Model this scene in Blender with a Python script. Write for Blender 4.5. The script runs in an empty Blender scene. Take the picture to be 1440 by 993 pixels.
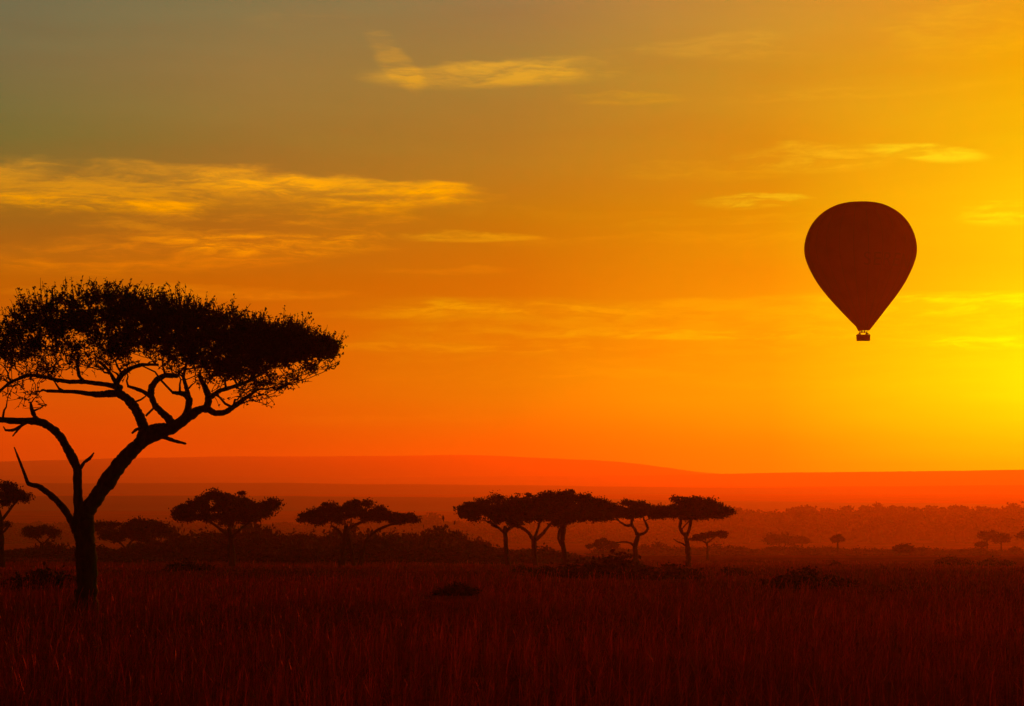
import bpy, math, random
import numpy as np
from mathutils import Vector, Matrix

# ------------------------------------------------------------------ camera, world, sun, exposure
SC = bpy.context.scene
COL = SC.collection
W, H, F = 1440.0, 993.0, 3400.0            # photograph size, focal length in its pixels (85 mm on 36 mm)
EYE, LEVEL = 2.5, 735.0                    # eye height in metres, photograph row of eye level
PITCH = math.atan((LEVEL - H / 2) / F)

cam = bpy.data.cameras.new('camera')
cam.sensor_width = 36.0
cam.lens = 85.0
cam.clip_start = 0.1
cam.clip_end = 40000.0
cam_ob = bpy.data.objects.new('camera', cam)
COL.objects.link(cam_ob)
cam_ob.location = (0, 0, EYE)
cam_ob.rotation_euler = (math.pi / 2 + PITCH, 0, 0)
SC.camera = cam_ob

vs = SC.view_settings
vs.view_transform = 'Standard'
vs.look = 'None'
vs.exposure = 0.0
vs.gamma = 1.0
vs.use_curve_mapping = False
SC.cycles.max_bounces = 6
SC.cycles.transparent_max_bounces = 16
SC.cycles.volume_bounces = 0

SUN_AZ, SUN_EL = math.radians(13.6), math.radians(3.6)      # just outside the right edge of the frame
SUN_DIR = Vector((math.sin(SUN_AZ) * math.cos(SUN_EL), math.cos(SUN_AZ) * math.cos(SUN_EL), math.sin(SUN_EL)))
SUN_STRENGTH = 2.2
SUN_COLOUR = (1.0, 0.11, 0.002)
HAZE_DENSITY = 1.6e-4
HAZE_G = 0.73

sun = bpy.data.lights.new('sun', 'SUN')
sun.energy = SUN_STRENGTH
sun.angle = math.radians(0.5)
sun.color = SUN_COLOUR
sun_ob = bpy.data.objects.new('sun', sun)
COL.objects.link(sun_ob)
sun_ob.rotation_euler = SUN_DIR.to_track_quat('Z', 'Y').to_euler()
sun_ob.location = (60, 250, 40)


def ray(px, py):
    cx, cy = (px - W / 2) / F, (H / 2 - py) / F
    s, c = math.sin(PITCH), math.cos(PITCH)
    return Vector((cx, c - cy * s, s + cy * c))


def at(px, py, Y):
    d = ray(px, py)
    k = Y / d.y
    return Vector((d.x * k, Y, EYE + d.z * k))


def azel(px, py):
    d = ray(px, py).normalized()
    return math.degrees(math.atan2(d.x, d.y)), math.degrees(math.asin(d.z))


def lin(c):
    out = []
    for v in c:
        v = v / 255.0
        out.append(v / 12.92 if v <= 0.04045 else ((v + 0.055) / 1.055) ** 2.4)
    return out


# ---- the sky: a Nishita sky for the whole dome, and the sunrise colours as a function of direction
SKY_ROWS = [0, 100, 200, 300, 400, 480, 560, 630, 690]
SKY_COLS = [0, 360, 720, 1080, 1440]
SKY = [
    [(120, 107, 72), (140, 115, 70), (165, 122, 68), (207, 142, 48), (238, 155, 22)],
    [(126, 108, 64), (154, 117, 60), (172, 124, 52), (213, 140, 32), (249, 169, 2)],
    [(130, 104, 46), (160, 113, 44), (186, 121, 36), (224, 142, 18), (249, 182, 0)],
    [(160, 100, 24), (178, 106, 22), (205, 118, 12), (238, 144, 6), (249, 196, 0)],
    [(194, 96, 4), (206, 100, 2), (219, 112, 0), (248, 147, 0), (247, 204, 0)],
    [(206, 90, 1), (218, 99, 0), (234, 116, 0), (249, 152, 0), (248, 218, 0)],
    [(216, 80, 0), (230, 91, 0), (242, 119, 0), (249, 157, 0), (248, 221, 0)],
    [(219, 69, 0), (233, 77, 0), (245, 98, 0), (249, 131, 0), (249, 184, 0)],
    [(205, 62, 0), (220, 70, 0), (240, 84, 0), (249, 110, 0), (249, 165, 0)],
]
SKY_FIX = [[[0.0265, 0.1529, 0.0842], [0.0189, 0.1746, 0.0776], [0.0, 0.1862, 0.0736], [0.1048, 0.2647, 0.0373], [0.2431, 0.2985, 0.0087]], [[0.0379, 0.1604, 0.0673], [0.0749, 0.1853, 0.056], [0.0, 0.1968, 0.0411], [0.0215, 0.2446, 0.0159], [0.187, 0.3846, 0.0]], [[0.0, 0.152, 0.0378], [0.0525, 0.1728, 0.0321], [0.0, 0.1848, 0.0211], [0.0264, 0.2547, 0.0056], [0.0424, 0.4857, 0.0]], [[0.1323, 0.1413, 0.0125], [0.1203, 0.1487, 0.0094], [0.0507, 0.1776, 0.0027], [0.0, 0.2735, 0.0001], [0.0, 0.6281, 0.0]], [[0.4002, 0.1415, 0.0003], [0.3121, 0.1369, 0.0], [0.1091, 0.1587, 0.0], [0.0, 0.3078, 0.0], [0.0, 0.7542, 0.0]], [[0.5336, 0.1302, 0.0], [0.4206, 0.1495, 0.0], [0.1465, 0.1977, 0.0], [0.0, 0.3717, 0.0], [0.0, 1.0491, 0.0]], [[0.735, 0.1103, 0.0], [0.5423, 0.1363, 0.0], [0.0548, 0.2741, 0.0], [0.0, 0.5538, 0.0], [0.0, 1.4014, 0.0]], [[0.9986, 0.0797, 0.0], [0.5199, 0.0799, 0.0], [0.0, 0.1688, 0.0], [0.0, 0.4421, 0.0], [0.0, 1.4235, 0.0]], [[0.9986, 0.0797, 0.0], [0.5199, 0.0799, 0.0], [0.0, 0.1688, 0.0], [0.0, 0.4421, 0.0], [0.0, 1.4235, 0.0]]]


def build_world():
    w = bpy.data.worlds.new('World')
    SC.world = w
    w.use_nodes = True
    nt = w.node_tree
    nt.nodes.clear()
    N, L = nt.nodes, nt.links

    def put(sock, v):
        if isinstance(v, bpy.types.NodeSocket):
            L.new(v, sock)
        elif isinstance(v, (tuple, list)) and len(v) == 3 and sock.type == 'RGBA':
            sock.default_value = (*v, 1)
        else:
            sock.default_value = v

    def m(op, a, b=0.0, c=0.0, clamp=False):
        n = N.new('ShaderNodeMath')
        n.operation = op
        n.use_clamp = clamp
        for i, v in enumerate((a, b, c)):
            put(n.inputs[i], v)
        return n.outputs[0]

    def mr(v, a, b, c=0.0, d=1.0, smooth=False):
        n = N.new('ShaderNodeMapRange')
        n.interpolation_type = 'SMOOTHSTEP' if smooth else 'LINEAR'
        n.clamp = True
        for i, x in enumerate((v, a, b, c, d)):
            put(n.inputs[i], x)
        return n.outputs[0]

    def mix(f, a, b, mode='MIX'):
        n = N.new('ShaderNodeMix')
        n.data_type = 'RGBA'
        n.blend_type = mode
        n.clamp_factor = True
        put(n.inputs[0], f)
        put(n.inputs[6], a)
        put(n.inputs[7], b)
        return n.outputs[2]

    def xyz(x, y, z=0.0):
        n = N.new('ShaderNodeCombineXYZ')
        for i, v in enumerate((x, y, z)):
            put(n.inputs[i], v)
        return n.outputs[0]

    def noise(vec, scale, detail=6.0, rough=0.55, dist=0.0):
        n = N.new('ShaderNodeTexNoise')
        n.noise_dimensions = '3D'
        put(n.inputs['Vector'], vec)
        n.inputs['Scale'].default_value = scale
        n.inputs['Detail'].default_value = detail
        n.inputs['Roughness'].default_value = rough
        n.inputs['Distortion'].default_value = dist
        return n.outputs[0]

    tc = N.new('ShaderNodeTexCoord')
    nm = N.new('ShaderNodeVectorMath')
    nm.operation = 'NORMALIZE'
    L.new(tc.outputs['Generated'], nm.inputs[0])
    sp = N.new('ShaderNodeSeparateXYZ')
    L.new(nm.outputs[0], sp.inputs[0])
    X, Y, Z = sp.outputs
    az = m('MULTIPLY', m('ARCTAN2', X, Y), 180 / math.pi)
    el = m('MULTIPLY', m('ARCSINE', Z), 180 / math.pi)

    # sunrise colours: one ramp over azimuth per elevation
    A0, A1 = -14.0, 14.0
    u = mr(az, A0, A1)
    rows = []
    for r, py in enumerate(SKY_ROWS):
        cr = N.new('ShaderNodeValToRGB')
        cr.color_ramp.interpolation = 'LINEAR'
        e = cr.color_ramp.elements
        while len(e) < len(SKY_COLS):
            e.new(0.5)
        for k, px in enumerate(SKY_COLS):
            a, _ = azel(px, py)
            e[k].position = (a - A0) / (A1 - A0)
            c = SKY_FIX[r][k] if SKY_FIX else lin(SKY[r][k])
            e[k].color = (*c, 1)
        L.new(u, cr.inputs[0])
        rows.append((azel(720, py)[1], cr.outputs[0]))
    rows.reverse()                                   # from the horizon up
    col = rows[0][1]
    for (e0, _), (e1, c1) in zip(rows, rows[1:]):
        col = mix(mr(el, e0, e1), col, c1)
    col = mix(mr(el, 13.0, 40.0, smooth=True), col, (0.07, 0.020, 0.013))

    # the glow falls off all round, away from the sun
    dn = N.new('ShaderNodeVectorMath')
    dn.operation = 'DOT_PRODUCT'
    L.new(nm.outputs[0], dn.inputs[0])
    dn.inputs[1].default_value = SUN_DIR
    fall = mr(dn.outputs['Value'], math.cos(math.radians(75)), math.cos(math.radians(28)), 0.12, 1.0, smooth=True)

    # ---- thin clouds: streaked noise inside warped ellipses, all in directions
    vec = xyz(m('MULTIPLY', az, 0.42), m('MULTIPLY', el, 2.0))
    warp = noise(vec, 0.55, 5.0, 0.6)
    wv = m('SUBTRACT', warp, 0.5)
    el2 = m('ADD', el, m('MULTIPLY', wv, 0.55))
    streak = noise(xyz(m('MULTIPLY', az, 0.30), m('MULTIPLY', el2, 2.2), 3.3), 1.0, 8.0, 0.58, 0.35)
    fine = noise(xyz(m('MULTIPLY', az, 0.9), m('MULTIPLY', el2, 5.5), 7.7), 1.1, 8.0, 0.64, 0.5)
    tex = m('ADD', m('MULTIPLY', streak, 0.54), m('MULTIPLY', fine, 0.46))

    def brighten(col, k, px, py, colour):
        # the cloud's light on top of the clear sky, seen through the haze in front of it
        e = max(1.2, azel(720, py)[1])
        thru = math.exp(-HAZE_DENSITY * min(10500, 258 / math.sin(math.radians(e))))
        i = float(np.interp(py, SKY_ROWS, range(len(SKY_ROWS))))
        j = float(np.interp(px, SKY_COLS, range(len(SKY_COLS))))
        i0, j0 = min(int(i), len(SKY_ROWS) - 2), min(int(j), len(SKY_COLS) - 2)
        T = np.array([[lin(c) for c in r] for r in SKY[i0:i0 + 2]])[:, j0:j0 + 2]
        a = T[0] + (T[1] - T[0]) * (i - i0)
        base = a[0] + (a[1] - a[0]) * (j - j0)
        d = (np.array(lin(colour)) - base) / thru
        n = N.new('ShaderNodeVectorMath')
        n.operation = 'MULTIPLY_ADD'
        L.new(xyz(k, k, k), n.inputs[0])
        n.inputs[1].default_value = d
        L.new(col, n.inputs[2])
        return n.outputs[0]

    def cloud(px, py, wx, wy, slope, colour, amount, lo=0.38, hi=0.60, hard=0.0, edge=2.6):
        nonlocal col
        a0, e0 = azel(px, py)
        rx, ry = wx / F * 57.3, wy / F * 57.3
        da = m('SUBTRACT', az, a0)
        de = m('SUBTRACT', el2, m('MULTIPLY_ADD', da, slope, e0))
        d = m('ADD', m('POWER', m('ABSOLUTE', m('DIVIDE', da, rx)), 2.0), m('POWER', m('ABSOLUTE', m('DIVIDE', de, ry)), 2.0))
        d = m('ADD', d, m('MULTIPLY', wv, edge))
        k = mr(d, 1.0, 0.15, smooth=True)
        k = m('MULTIPLY', m('MULTIPLY', k, mr(tex, lo + 0.04, hi + 0.06, hard * 0.8, 1.0, smooth=True)), amount)
        col = brighten(col, k, px, py, colour)

    CL = CLOUDS
    for c in CL:
        cloud(*c)
    # the wide bank of thin cloud with a crisp upper edge
    for (x0, x1, ytop, ybot, colour, amount) in BANKS:
        a0, a1 = azel(x0, ytop)[0], azel(x1, ytop)[0]
        etop, ebot = azel(720, ytop)[1], azel(720, ybot)[1]
        e3 = m('ADD', el, m('MULTIPLY', wv, 0.35))
        k = m('MULTIPLY', mr(e3, etop, etop - 0.14, smooth=True), mr(e3, ebot, etop - 0.15, smooth=True))
        k = m('MULTIPLY', k, mr(az, a0, a0 + 3.0, smooth=True))
        k = m('MULTIPLY', k, mr(tex, 0.40, 0.62, 0.2, 1.0, smooth=True))
        col = brighten(col, m('MULTIPLY', k, amount), max(300, min(1440, (x0 + min(x1, 1440)) / 2)), (ytop + ybot) / 2, colour)

    # faint unevenness of the whole sky
    un = noise(xyz(m('MULTIPLY', az, 0.12), m('MULTIPLY', el, 0.9), 1.7), 1.0, 6.0, 0.6, 0.3)
    f = mr(un, 0.3, 0.7, 0.93, 1.07)
    uneven = N.new('ShaderNodeVectorMath')
    uneven.operation = 'SCALE'
    L.new(col, uneven.inputs[0])
    L.new(m('MULTIPLY', f, fall), uneven.inputs['Scale'])
    bg = N.new('ShaderNodeBackground')
    L.new(uneven.outputs[0], bg.inputs[0])
    bg.inputs[1].default_value = 1.0

    sk = N.new('ShaderNodeTexSky')
    sk.sky_type = 'NISHITA'
    sk.sun_disc = False
    sk.sun_elevation = SUN_EL
    sk.sun_rotation = SUN_AZ
    sk.dust_density = 6.0
    sk.ozone_density = 2.0
    tint = mix(1.0, sk.outputs[0], (1.0, 0.22, 0.02), 'MULTIPLY')
    bg2 = N.new('ShaderNodeBackground')
    L.new(tint, bg2.inputs[0])
    bg2.inputs[1].default_value = 0.02
    add = N.new('ShaderNodeAddShader')
    L.new(bg.outputs[0], add.inputs[0])
    L.new(bg2.outputs[0], add.inputs[1])
    out = N.new('ShaderNodeOutputWorld')
    L.new(add.outputs[0], out.inputs[0])


# px, py, half width, half height (photo pixels), slope, colour, amount, noise window
CLOUDS = [
    (180, 264, 480, 40, -0.02, (224, 142, 20), 1.0, 0.34, 0.56, 0.2),
    (-20, 288, 300, 20, 0.0, (214, 130, 14), 0.55, 0.36, 0.58, 0.2),
    (450, 262, 220, 16, -0.03, (224, 144, 22), 0.8, 0.36, 0.54, 0.3),
    (330, 318, 260, 38, 0.02, (222, 130, 14), 0.9, 0.40, 0.60, 0.05),
    (180, 360, 330, 34, 0.04, (228, 122, 6), 0.85, 0.38, 0.60, 0.1),
    (420, 345, 200, 22, 0.03, (230, 134, 8), 0.8, 0.40, 0.58, 0.1),
    (660, 333, 130, 9, 0.0, (232, 146, 10), 0.9, 0.36, 0.52, 0.2),
    (535, 287, 110, 7, 0.0, (222, 136, 18), 0.8, 0.36, 0.55, 0.2),
    (240, 412, 290, 12, 0.0, (238, 128, 4), 0.9, 0.36, 0.56, 0.3),
    (676, 106, 165, 22, 0.05, (208, 146, 46), 0.95, 0.34, 0.54, 0.2),
    (556, 88, 46, 32, -0.75, (198, 140, 50), 0.85, 0.36, 0.54, 0.1),
    (760, 100, 160, 26, 0.06, (206, 146, 46), 0.7, 0.38, 0.58, 0.1),
    (440, 24, 120, 26, 0.0, (164, 124, 66), 0.7, 0.36, 0.60, 0.1),
    (880, 140, 110, 10, 0.0, (222, 150, 26), 0.6, 0.36, 0.56, 0.2),
    (1060, 66, 170, 24, 0.02, (226, 156, 40), 0.6, 0.38, 0.60, 0.1),
    (1380, 40, 170, 50, 0.06, (252, 176, 18), 0.6, 0.38, 0.60, 0.1),
    (1140, 225, 120, 22, -0.02, (246, 178, 22), 0.9, 0.38, 0.56, 0.1),
    (1310, 216, 100, 14, -0.08, (255, 208, 20), 1.0, 0.36, 0.54, 0.2),
    (1060, 282, 100, 14, 0.03, (250, 182, 20), 1.0, 0.38, 0.54, 0.1),
    (1410, 302, 80, 18, 0.0, (255, 222, 8), 0.9, 0.38, 0.54, 0.1),
    (990, 242, 160, 16, 0.0, (236, 156, 16), 0.5, 0.38, 0.58, 0.1),
    (620, 378, 130, 9, 0.0, (232, 128, 4), 0.7, 0.36, 0.56, 0.2),
    (560, 440, 190, 9, 0.02, (240, 138, 0), 0.45, 0.36, 0.56, 0.1),
    (760, 436, 260, 9, -0.01, (246, 146, 0), 0.45, 0.36, 0.56, 0.1),
    (640, 490, 260, 8, 0.0, (246, 140, 0), 0.5, 0.36, 0.56, 0.1),
    (1000, 472, 280, 9, 0.0, (252, 178, 0), 0.5, 0.36, 0.56, 0.1),
    (1390, 480, 110, 14, 0.0, (255, 240, 0), 0.7, 0.36, 0.56, 0.1),
    (520, 590, 240, 10, 0.0, (240, 106, 0), 0.5, 0.36, 0.56, 0.2),
    (1180, 130, 260, 14, 0.03, (238, 164, 26), 0.5, 0.38, 0.58, 0.1),
    (760, 300, 260, 8, -0.01, (216, 130, 14), 0.5, 0.38, 0.58, 0.1),
    (1010, 312, 240, 8, 0.01, (242, 156, 10), 0.5, 0.38, 0.58, 0.1),
    (760, 530, 300, 9, 0.01, (248, 132, 0), 0.5, 0.38, 0.58, 0.1),
    (1150, 540, 260, 9, 0.0, (252, 178, 0), 0.5, 0.38, 0.58, 0.1),
    (900, 340, 260, 14, 0.0, (240, 146, 6), 0.5, 0.38, 0.58, 0.1),
]
BANKS = [
    (470, 2200, 416, 520, (252, 162, 0), 0.8),
    (1100, 2200, 412, 470, (252, 226, 0), 0.7),
    (430, 2200, 458, 575, (250, 156, 0), 0.55),
    (560, 2200, 500, 600, (252, 150, 0), 0.4),
]
build_world()


# ------------------------------------------------------------------ helpers
def mesh_object(name, verts, faces_by_size, mats, parent=None, mat_ids=None, smooth=False):
    """verts (n,3); faces_by_size: list of (m,k) index arrays; mat_ids: list of per-array material numbers."""
    me = bpy.data.meshes.new(name)
    verts = np.asarray(verts, dtype=np.float32)
    arrs = [np.asarray(f, dtype=np.int32) for f in faces_by_size if len(f)]
    ids = [i for f, i in zip(faces_by_size, mat_ids or [0] * len(faces_by_size)) if len(f)]
    loops = np.concatenate([a.ravel() for a in arrs])
    sizes = np.concatenate([np.full(len(a), a.shape[1], dtype=np.int32) for a in arrs])
    starts = np.concatenate([[0], np.cumsum(sizes)[:-1]]).astype(np.int32)
    me.vertices.add(len(verts))
    me.vertices.foreach_set('co', verts.ravel())
    me.loops.add(len(loops))
    me.loops.foreach_set('vertex_index', loops)
    me.polygons.add(len(sizes))
    me.polygons.foreach_set('loop_start', starts)
    me.polygons.foreach_set('material_index', np.concatenate([np.full(len(a), i, dtype=np.int32) for a, i in zip(arrs, ids)]))
    me.polygons.foreach_set('use_smooth', np.full(len(sizes), bool(smooth)))
    me.update(calc_edges=True)
    me.validate()
    for mt in (mats if isinstance(mats, (list, tuple)) else [mats]):
        me.materials.append(mt)
    ob = bpy.data.objects.new(name, me)
    COL.objects.link(ob)
    if parent is not None:
        ob.parent = parent
    return ob


def thing(name, label, cat, loc=(0, 0, 0), group=None):
    o = bpy.data.objects.new(name, None)
    COL.objects.link(o)
    o.location = loc
    o.empty_display_size = 0.3
    return tag(o, label, cat, group)


def tag(o, label, cat, group=None):
    o['label'] = label
    o['category'] = cat
    if group:
        o['group'] = group
    return o


class Soup:
    """collects tubes and leaves; positions are taken relative to an origin when built"""

    def __init__(self):
        self.v, self.q, self.t, self.n = [], [], [], 0

    def add(self, v, q=None, t=None):
        v = np.asarray(v, dtype=np.float64)
        self.v.append(v)
        if q is not None and len(q):
            self.q.append(np.asarray(q) + self.n)
        if t is not None and len(t):
            self.t.append(np.asarray(t) + self.n)
        self.n += len(v)

    def tube(self, pts, rad, n=7, rough=0.0, rng=None):
        pts = np.asarray(pts, dtype=np.float64)
        m = len(pts)
        rad = np.asarray(rad, dtype=np.float64)
        tan = np.gradient(pts, axis=0)
        tan /= np.linalg.norm(tan, axis=1)[:, None] + 1e-12
        ref = np.array([0.0, 1.0, 0.0]) if abs(tan[0][1]) < 0.8 else np.array([1.0, 0, 0])
        vs_ = []
        nrm = ref - tan[0] * ref.dot(tan[0])
        nrm /= np.linalg.norm(nrm)
        ang = np.arange(n) / n * 2 * math.pi
        ph = (rng.random(n) - 0.5) * 2 if rng is not None else np.zeros(n)
        for i in range(m):
            nrm = nrm - tan[i] * nrm.dot(tan[i])
            nrm /= np.linalg.norm(nrm) + 1e-12
            b = np.cross(tan[i], nrm)
            rr = rad[i] * (1 + rough * ph)
            if rng is not None and rough:
                rr = rr * (1 + rough * 0.6 * (rng.random(n) - 0.5))
            vs_.append(pts[i] + (np.cos(ang) * rr)[:, None] * nrm + (np.sin(ang) * rr)[:, None] * b)
        v = np.concatenate(vs_ + [pts[-1:] + tan[-1] * rad[-1]])
        q = []
        for i in range(m - 1):
            for k in range(n):
                k2 = (k + 1) % n
                q.append((i * n + k, i * n + k2, (i + 1) * n + k2, (i + 1) * n + k))
        t = [((m - 1) * n + k, (m - 1) * n + (k + 1) % n, m * n) for k in range(n)]
        self.add(v, q, t)

    def thin(self, P, R):
        """many thin three-sided stems at once: P (N,m,3) points, R (N,m) radii"""
        P = np.asarray(P)
        N_, m, _ = P.shape
        if not N_:
            return
        d = P[:, -1] - P[:, 0]
        d /= np.linalg.norm(d, axis=1)[:, None] + 1e-9
        a = np.cross(d, np.array([0.31, 0.9, 0.3]))
        a /= np.linalg.norm(a, axis=1)[:, None] + 1e-9
        b = np.cross(d, a)
        rings = []
        for k in range(3):
            c, s = math.cos(k * 2.0944), math.sin(k * 2.0944)
            rings.append(P + R[:, :, None] * (a * c + b * s)[:, None, :])
        v = np.stack(rings, axis=2).reshape(-1, 3)          # index = (i*m + j)*3 + k
        base = (np.arange(N_) * m * 3)[:, None]
        q = []
        for j in range(m - 1):
            for k in range(3):
                k2 = (k + 1) % 3
                q.append(np.stack([base[:, 0] + j * 3 + k, base[:, 0] + j * 3 + k2, base[:, 0] + (j + 1) * 3 + k2, base[:, 0] + (j + 1) * 3 + k], axis=1))
        self.add(v, np.concatenate(q))

    def leaves(self, C, size, rng, aspect=0.5, up=0.0):
        C = np.asarray(C)
        n = len(C)
        if not n:
            return
        a = rng.normal(size=(n, 3))
        a[:, 2] += up
        a /= np.linalg.norm(a, axis=1)[:, None]
        b = np.cross(a, rng.normal(size=(n, 3)))
        b /= np.linalg.norm(b, axis=1)[:, None] + 1e-9
        s = (size * (0.6 + 0.8 * rng.random(n)))[:, None]
        a, b = a * s, b * s * aspect
        v = np.stack([C - a, C + b, C + a, C - b], axis=1).reshape(-1, 3)
        self.add(v, np.arange(n * 4).reshape(n, 4))

    def build(self, name, mats, parent=None, origin=(0, 0, 0), smooth=False, mat_ids=None):
        v = np.concatenate(self.v) - np.asarray(origin)
        q = np.concatenate(self.q) if self.q else np.zeros((0, 4), int)
        t = np.concatenate(self.t) if self.t else np.zeros((0, 3), int)
        return mesh_object(name, v, [q, t], mats, parent, smooth=smooth)


def catmull(p, per=6):
    p = np.asarray(p, dtype=np.float64)
    if len(p) < 3:
        t = np.linspace(0, 1, per + 1)[:, None]
        return p[0] * (1 - t) + p[-1] * t
    q = np.concatenate([2 * p[:1] - p[1:2], p, 2 * p[-1:] - p[-2:-1]])
    out = []
    for i in range(1, len(q) - 2):
        p0, p1, p2, p3 = q[i - 1], q[i], q[i + 1], q[i + 2]
        for k in range(per):
            t = k / per
            out.append(0.5 * (2 * p1 + (p2 - p0) * t + (2 * p0 - 5 * p1 + 4 * p2 - p3) * t * t + (3 * p1 - p0 - 3 * p2 + p3) * t ** 3))
    out.append(q[-2])
    return np.array(out)


def material(name, build):
    mt = bpy.data.materials.new(name)
    mt.use_nodes = True
    nt = mt.node_tree
    nt.nodes.clear()
    out = nt.nodes.new('ShaderNodeOutputMaterial')
    build(nt, out)
    return mt


def noise_mix(nt, c1, c2, scale, detail=6, lo=0.35, hi=0.65, coord='Object', stretch=(1, 1, 1)):
    tc = nt.nodes.new('ShaderNodeTexCoord')
    mp = nt.nodes.new('ShaderNodeMapping')
    mp.inputs['Scale'].default_value = stretch
    nt.links.new(tc.outputs[coord], mp.inputs[0])
    n = nt.nodes.new('ShaderNodeTexNoise')
    n.inputs['Scale'].default_value = scale
    n.inputs['Detail'].default_value = detail
    nt.links.new(mp.outputs[0], n.inputs['Vector'])
    cr = nt.nodes.new('ShaderNodeValToRGB')
    e = cr.color_ramp.elements
    e[0].position, e[1].position = lo, hi
    e[0].color, e[1].color = (*c1, 1), (*c2, 1)
    nt.links.new(n.outputs[0], cr.inputs[0])
    return cr.outputs[0], n.outputs[0]


def rough_mat(name, c1, c2, scale, rough=0.9, bump=0.0, stretch=(1, 1, 1), translucent=0.0):
    def b(nt, out):
        col, h = noise_mix(nt, c1, c2, scale, stretch=stretch)
        p = nt.nodes.new('ShaderNodeBsdfPrincipled')
        p.inputs['Roughness'].default_value = rough
        p.inputs['Specular IOR Level'].default_value = 0.15
        nt.links.new(col, p.inputs['Base Color'])
        if bump:
            bp = nt.nodes.new('ShaderNodeBump')
            bp.inputs['Strength'].default_value = 0.8
            bp.inputs['Distance'].default_value = bump
            nt.links.new(h, bp.inputs['Height'])
            nt.links.new(bp.outputs[0], p.inputs['Normal'])
        res = p.outputs[0]
        if translucent:
            tr = nt.nodes.new('ShaderNodeBsdfTranslucent')
            nt.links.new(col, tr.inputs[0])
            mx = nt.nodes.new('ShaderNodeMixShader')
            mx.inputs[0].default_value = translucent
            nt.links.new(res, mx.inputs[1])
            nt.links.new(tr.outputs[0], mx.inputs[2])
            res = mx.outputs[0]
        nt.links.new(res, out.inputs[0])
    return material(name, b)


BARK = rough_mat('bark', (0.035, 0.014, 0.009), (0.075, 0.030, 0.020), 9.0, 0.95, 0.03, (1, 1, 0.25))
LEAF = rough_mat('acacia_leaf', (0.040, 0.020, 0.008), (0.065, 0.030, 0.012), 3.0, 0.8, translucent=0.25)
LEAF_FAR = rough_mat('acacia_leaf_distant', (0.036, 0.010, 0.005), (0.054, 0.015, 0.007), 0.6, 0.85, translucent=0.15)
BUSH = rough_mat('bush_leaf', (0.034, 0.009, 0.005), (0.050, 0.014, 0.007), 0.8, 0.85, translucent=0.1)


# ------------------------------------------------------------------ ground
PROFILE = [(-400, 0.0), (75, 0.0)]
for Yk, pix in ((220, 62), (400, 50), (700, 44), (1000, 38), (1250, 31), (1650, 9), (2000, 3), (2700, -18), (3400, -28), (4200, -38), (6000, -48), (7500, -54), (10400, -58)):
    PROFILE.append((Yk, EYE - pix * Yk / F))
PY = np.array([p[0] for p in PROFILE], dtype=float)
PZ = np.array([p[1] for p in PROFILE], dtype=float)


def ground_z(x, y):
    x, y = np.asarray(x, dtype=float), np.asarray(y, dtype=float)
    z = np.interp(y, PY, PZ)
    s = np.clip((y - 20) / 300, 0, 1)
    z = z + 0.10 * np.sin(x * 0.11 + 1.3) * np.sin(y * 0.07 + x * 0.03) + s * 0.25 * np.sin(x * 0.021 + 0.4) * np.sin(y * 0.017)
    return z


def dist_of(py):
    """distance at which the ground shows at this photograph row"""
    ys = np.linspace(30, 1900, 4000)
    pix = (EYE - np.interp(ys, PY, PZ)) / ys * F
    i = np.argmin(np.abs(pix - (py - LEVEL)))
    return float(ys[i])


def ground_material(nt, out):
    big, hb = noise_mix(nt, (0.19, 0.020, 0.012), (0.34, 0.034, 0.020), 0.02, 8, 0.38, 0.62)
    small, hs = noise_mix(nt, (0.55, 0.5, 0.5), (1.15, 1.1, 1.1), 1.6, 8, 0.3, 0.7)
    mx = nt.nodes.new('ShaderNodeMix')
    mx.data_type = 'RGBA'
    mx.blend_type = 'MULTIPLY'
    mx.inputs[0].default_value = 1.0
    nt.links.new(big, mx.inputs[6])
    nt.links.new(small, mx.inputs[7])
    p = nt.nodes.new('ShaderNodeBsdfPrincipled')
    p.inputs['Roughness'].default_value = 1.0
    p.inputs['Specular IOR Level'].default_value = 0.0
    nt.links.new(mx.outputs[2], p.inputs['Base Color'])
    bp = nt.nodes.new('ShaderNodeBump')
    bp.inputs['Distance'].default_value = 0.5
    bp.inputs['Strength'].default_value = 1.0
    nt.links.new(hs, bp.inputs['Height'])
    nt.links.new(bp.outputs[0], p.inputs['Normal'])
    nt.links.new(p.outputs[0], out.inputs[0])


GROUND = material('dry_savanna_soil', ground_material)


def build_ground():
    ys = np.concatenate([np.linspace(-390, 0, 8)[:-1], np.linspace(0, 300, 90)[:-1], np.geomspace(300, 10300, 130)])
    ss = np.sign(np.linspace(-1, 1, 141)) * np.abs(np.linspace(-1, 1, 141)) ** 1.3
    xs = ss[None, :] * (120 + 0.37 * np.abs(ys))[:, None]
    yy = np.repeat(ys[:, None], len(ss), axis=1)
    z = ground_z(xs, yy)
    v = np.stack([xs, yy, z], axis=2).reshape(-1, 3)
    n = len(ss)
    i = np.arange(len(ys) - 1)[:, None] * n + np.arange(n - 1)[None, :]
    i = i.ravel()
    f = np.stack([i, i + 1, i + n + 1, i + n], axis=1)
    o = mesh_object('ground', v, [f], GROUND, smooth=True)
    o['kind'] = 'structure'


build_ground()

HILL = rough_mat('hill_scrub', (0.06, 0.024, 0.012), (0.11, 0.042, 0.020), 0.008, 1.0)


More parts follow.
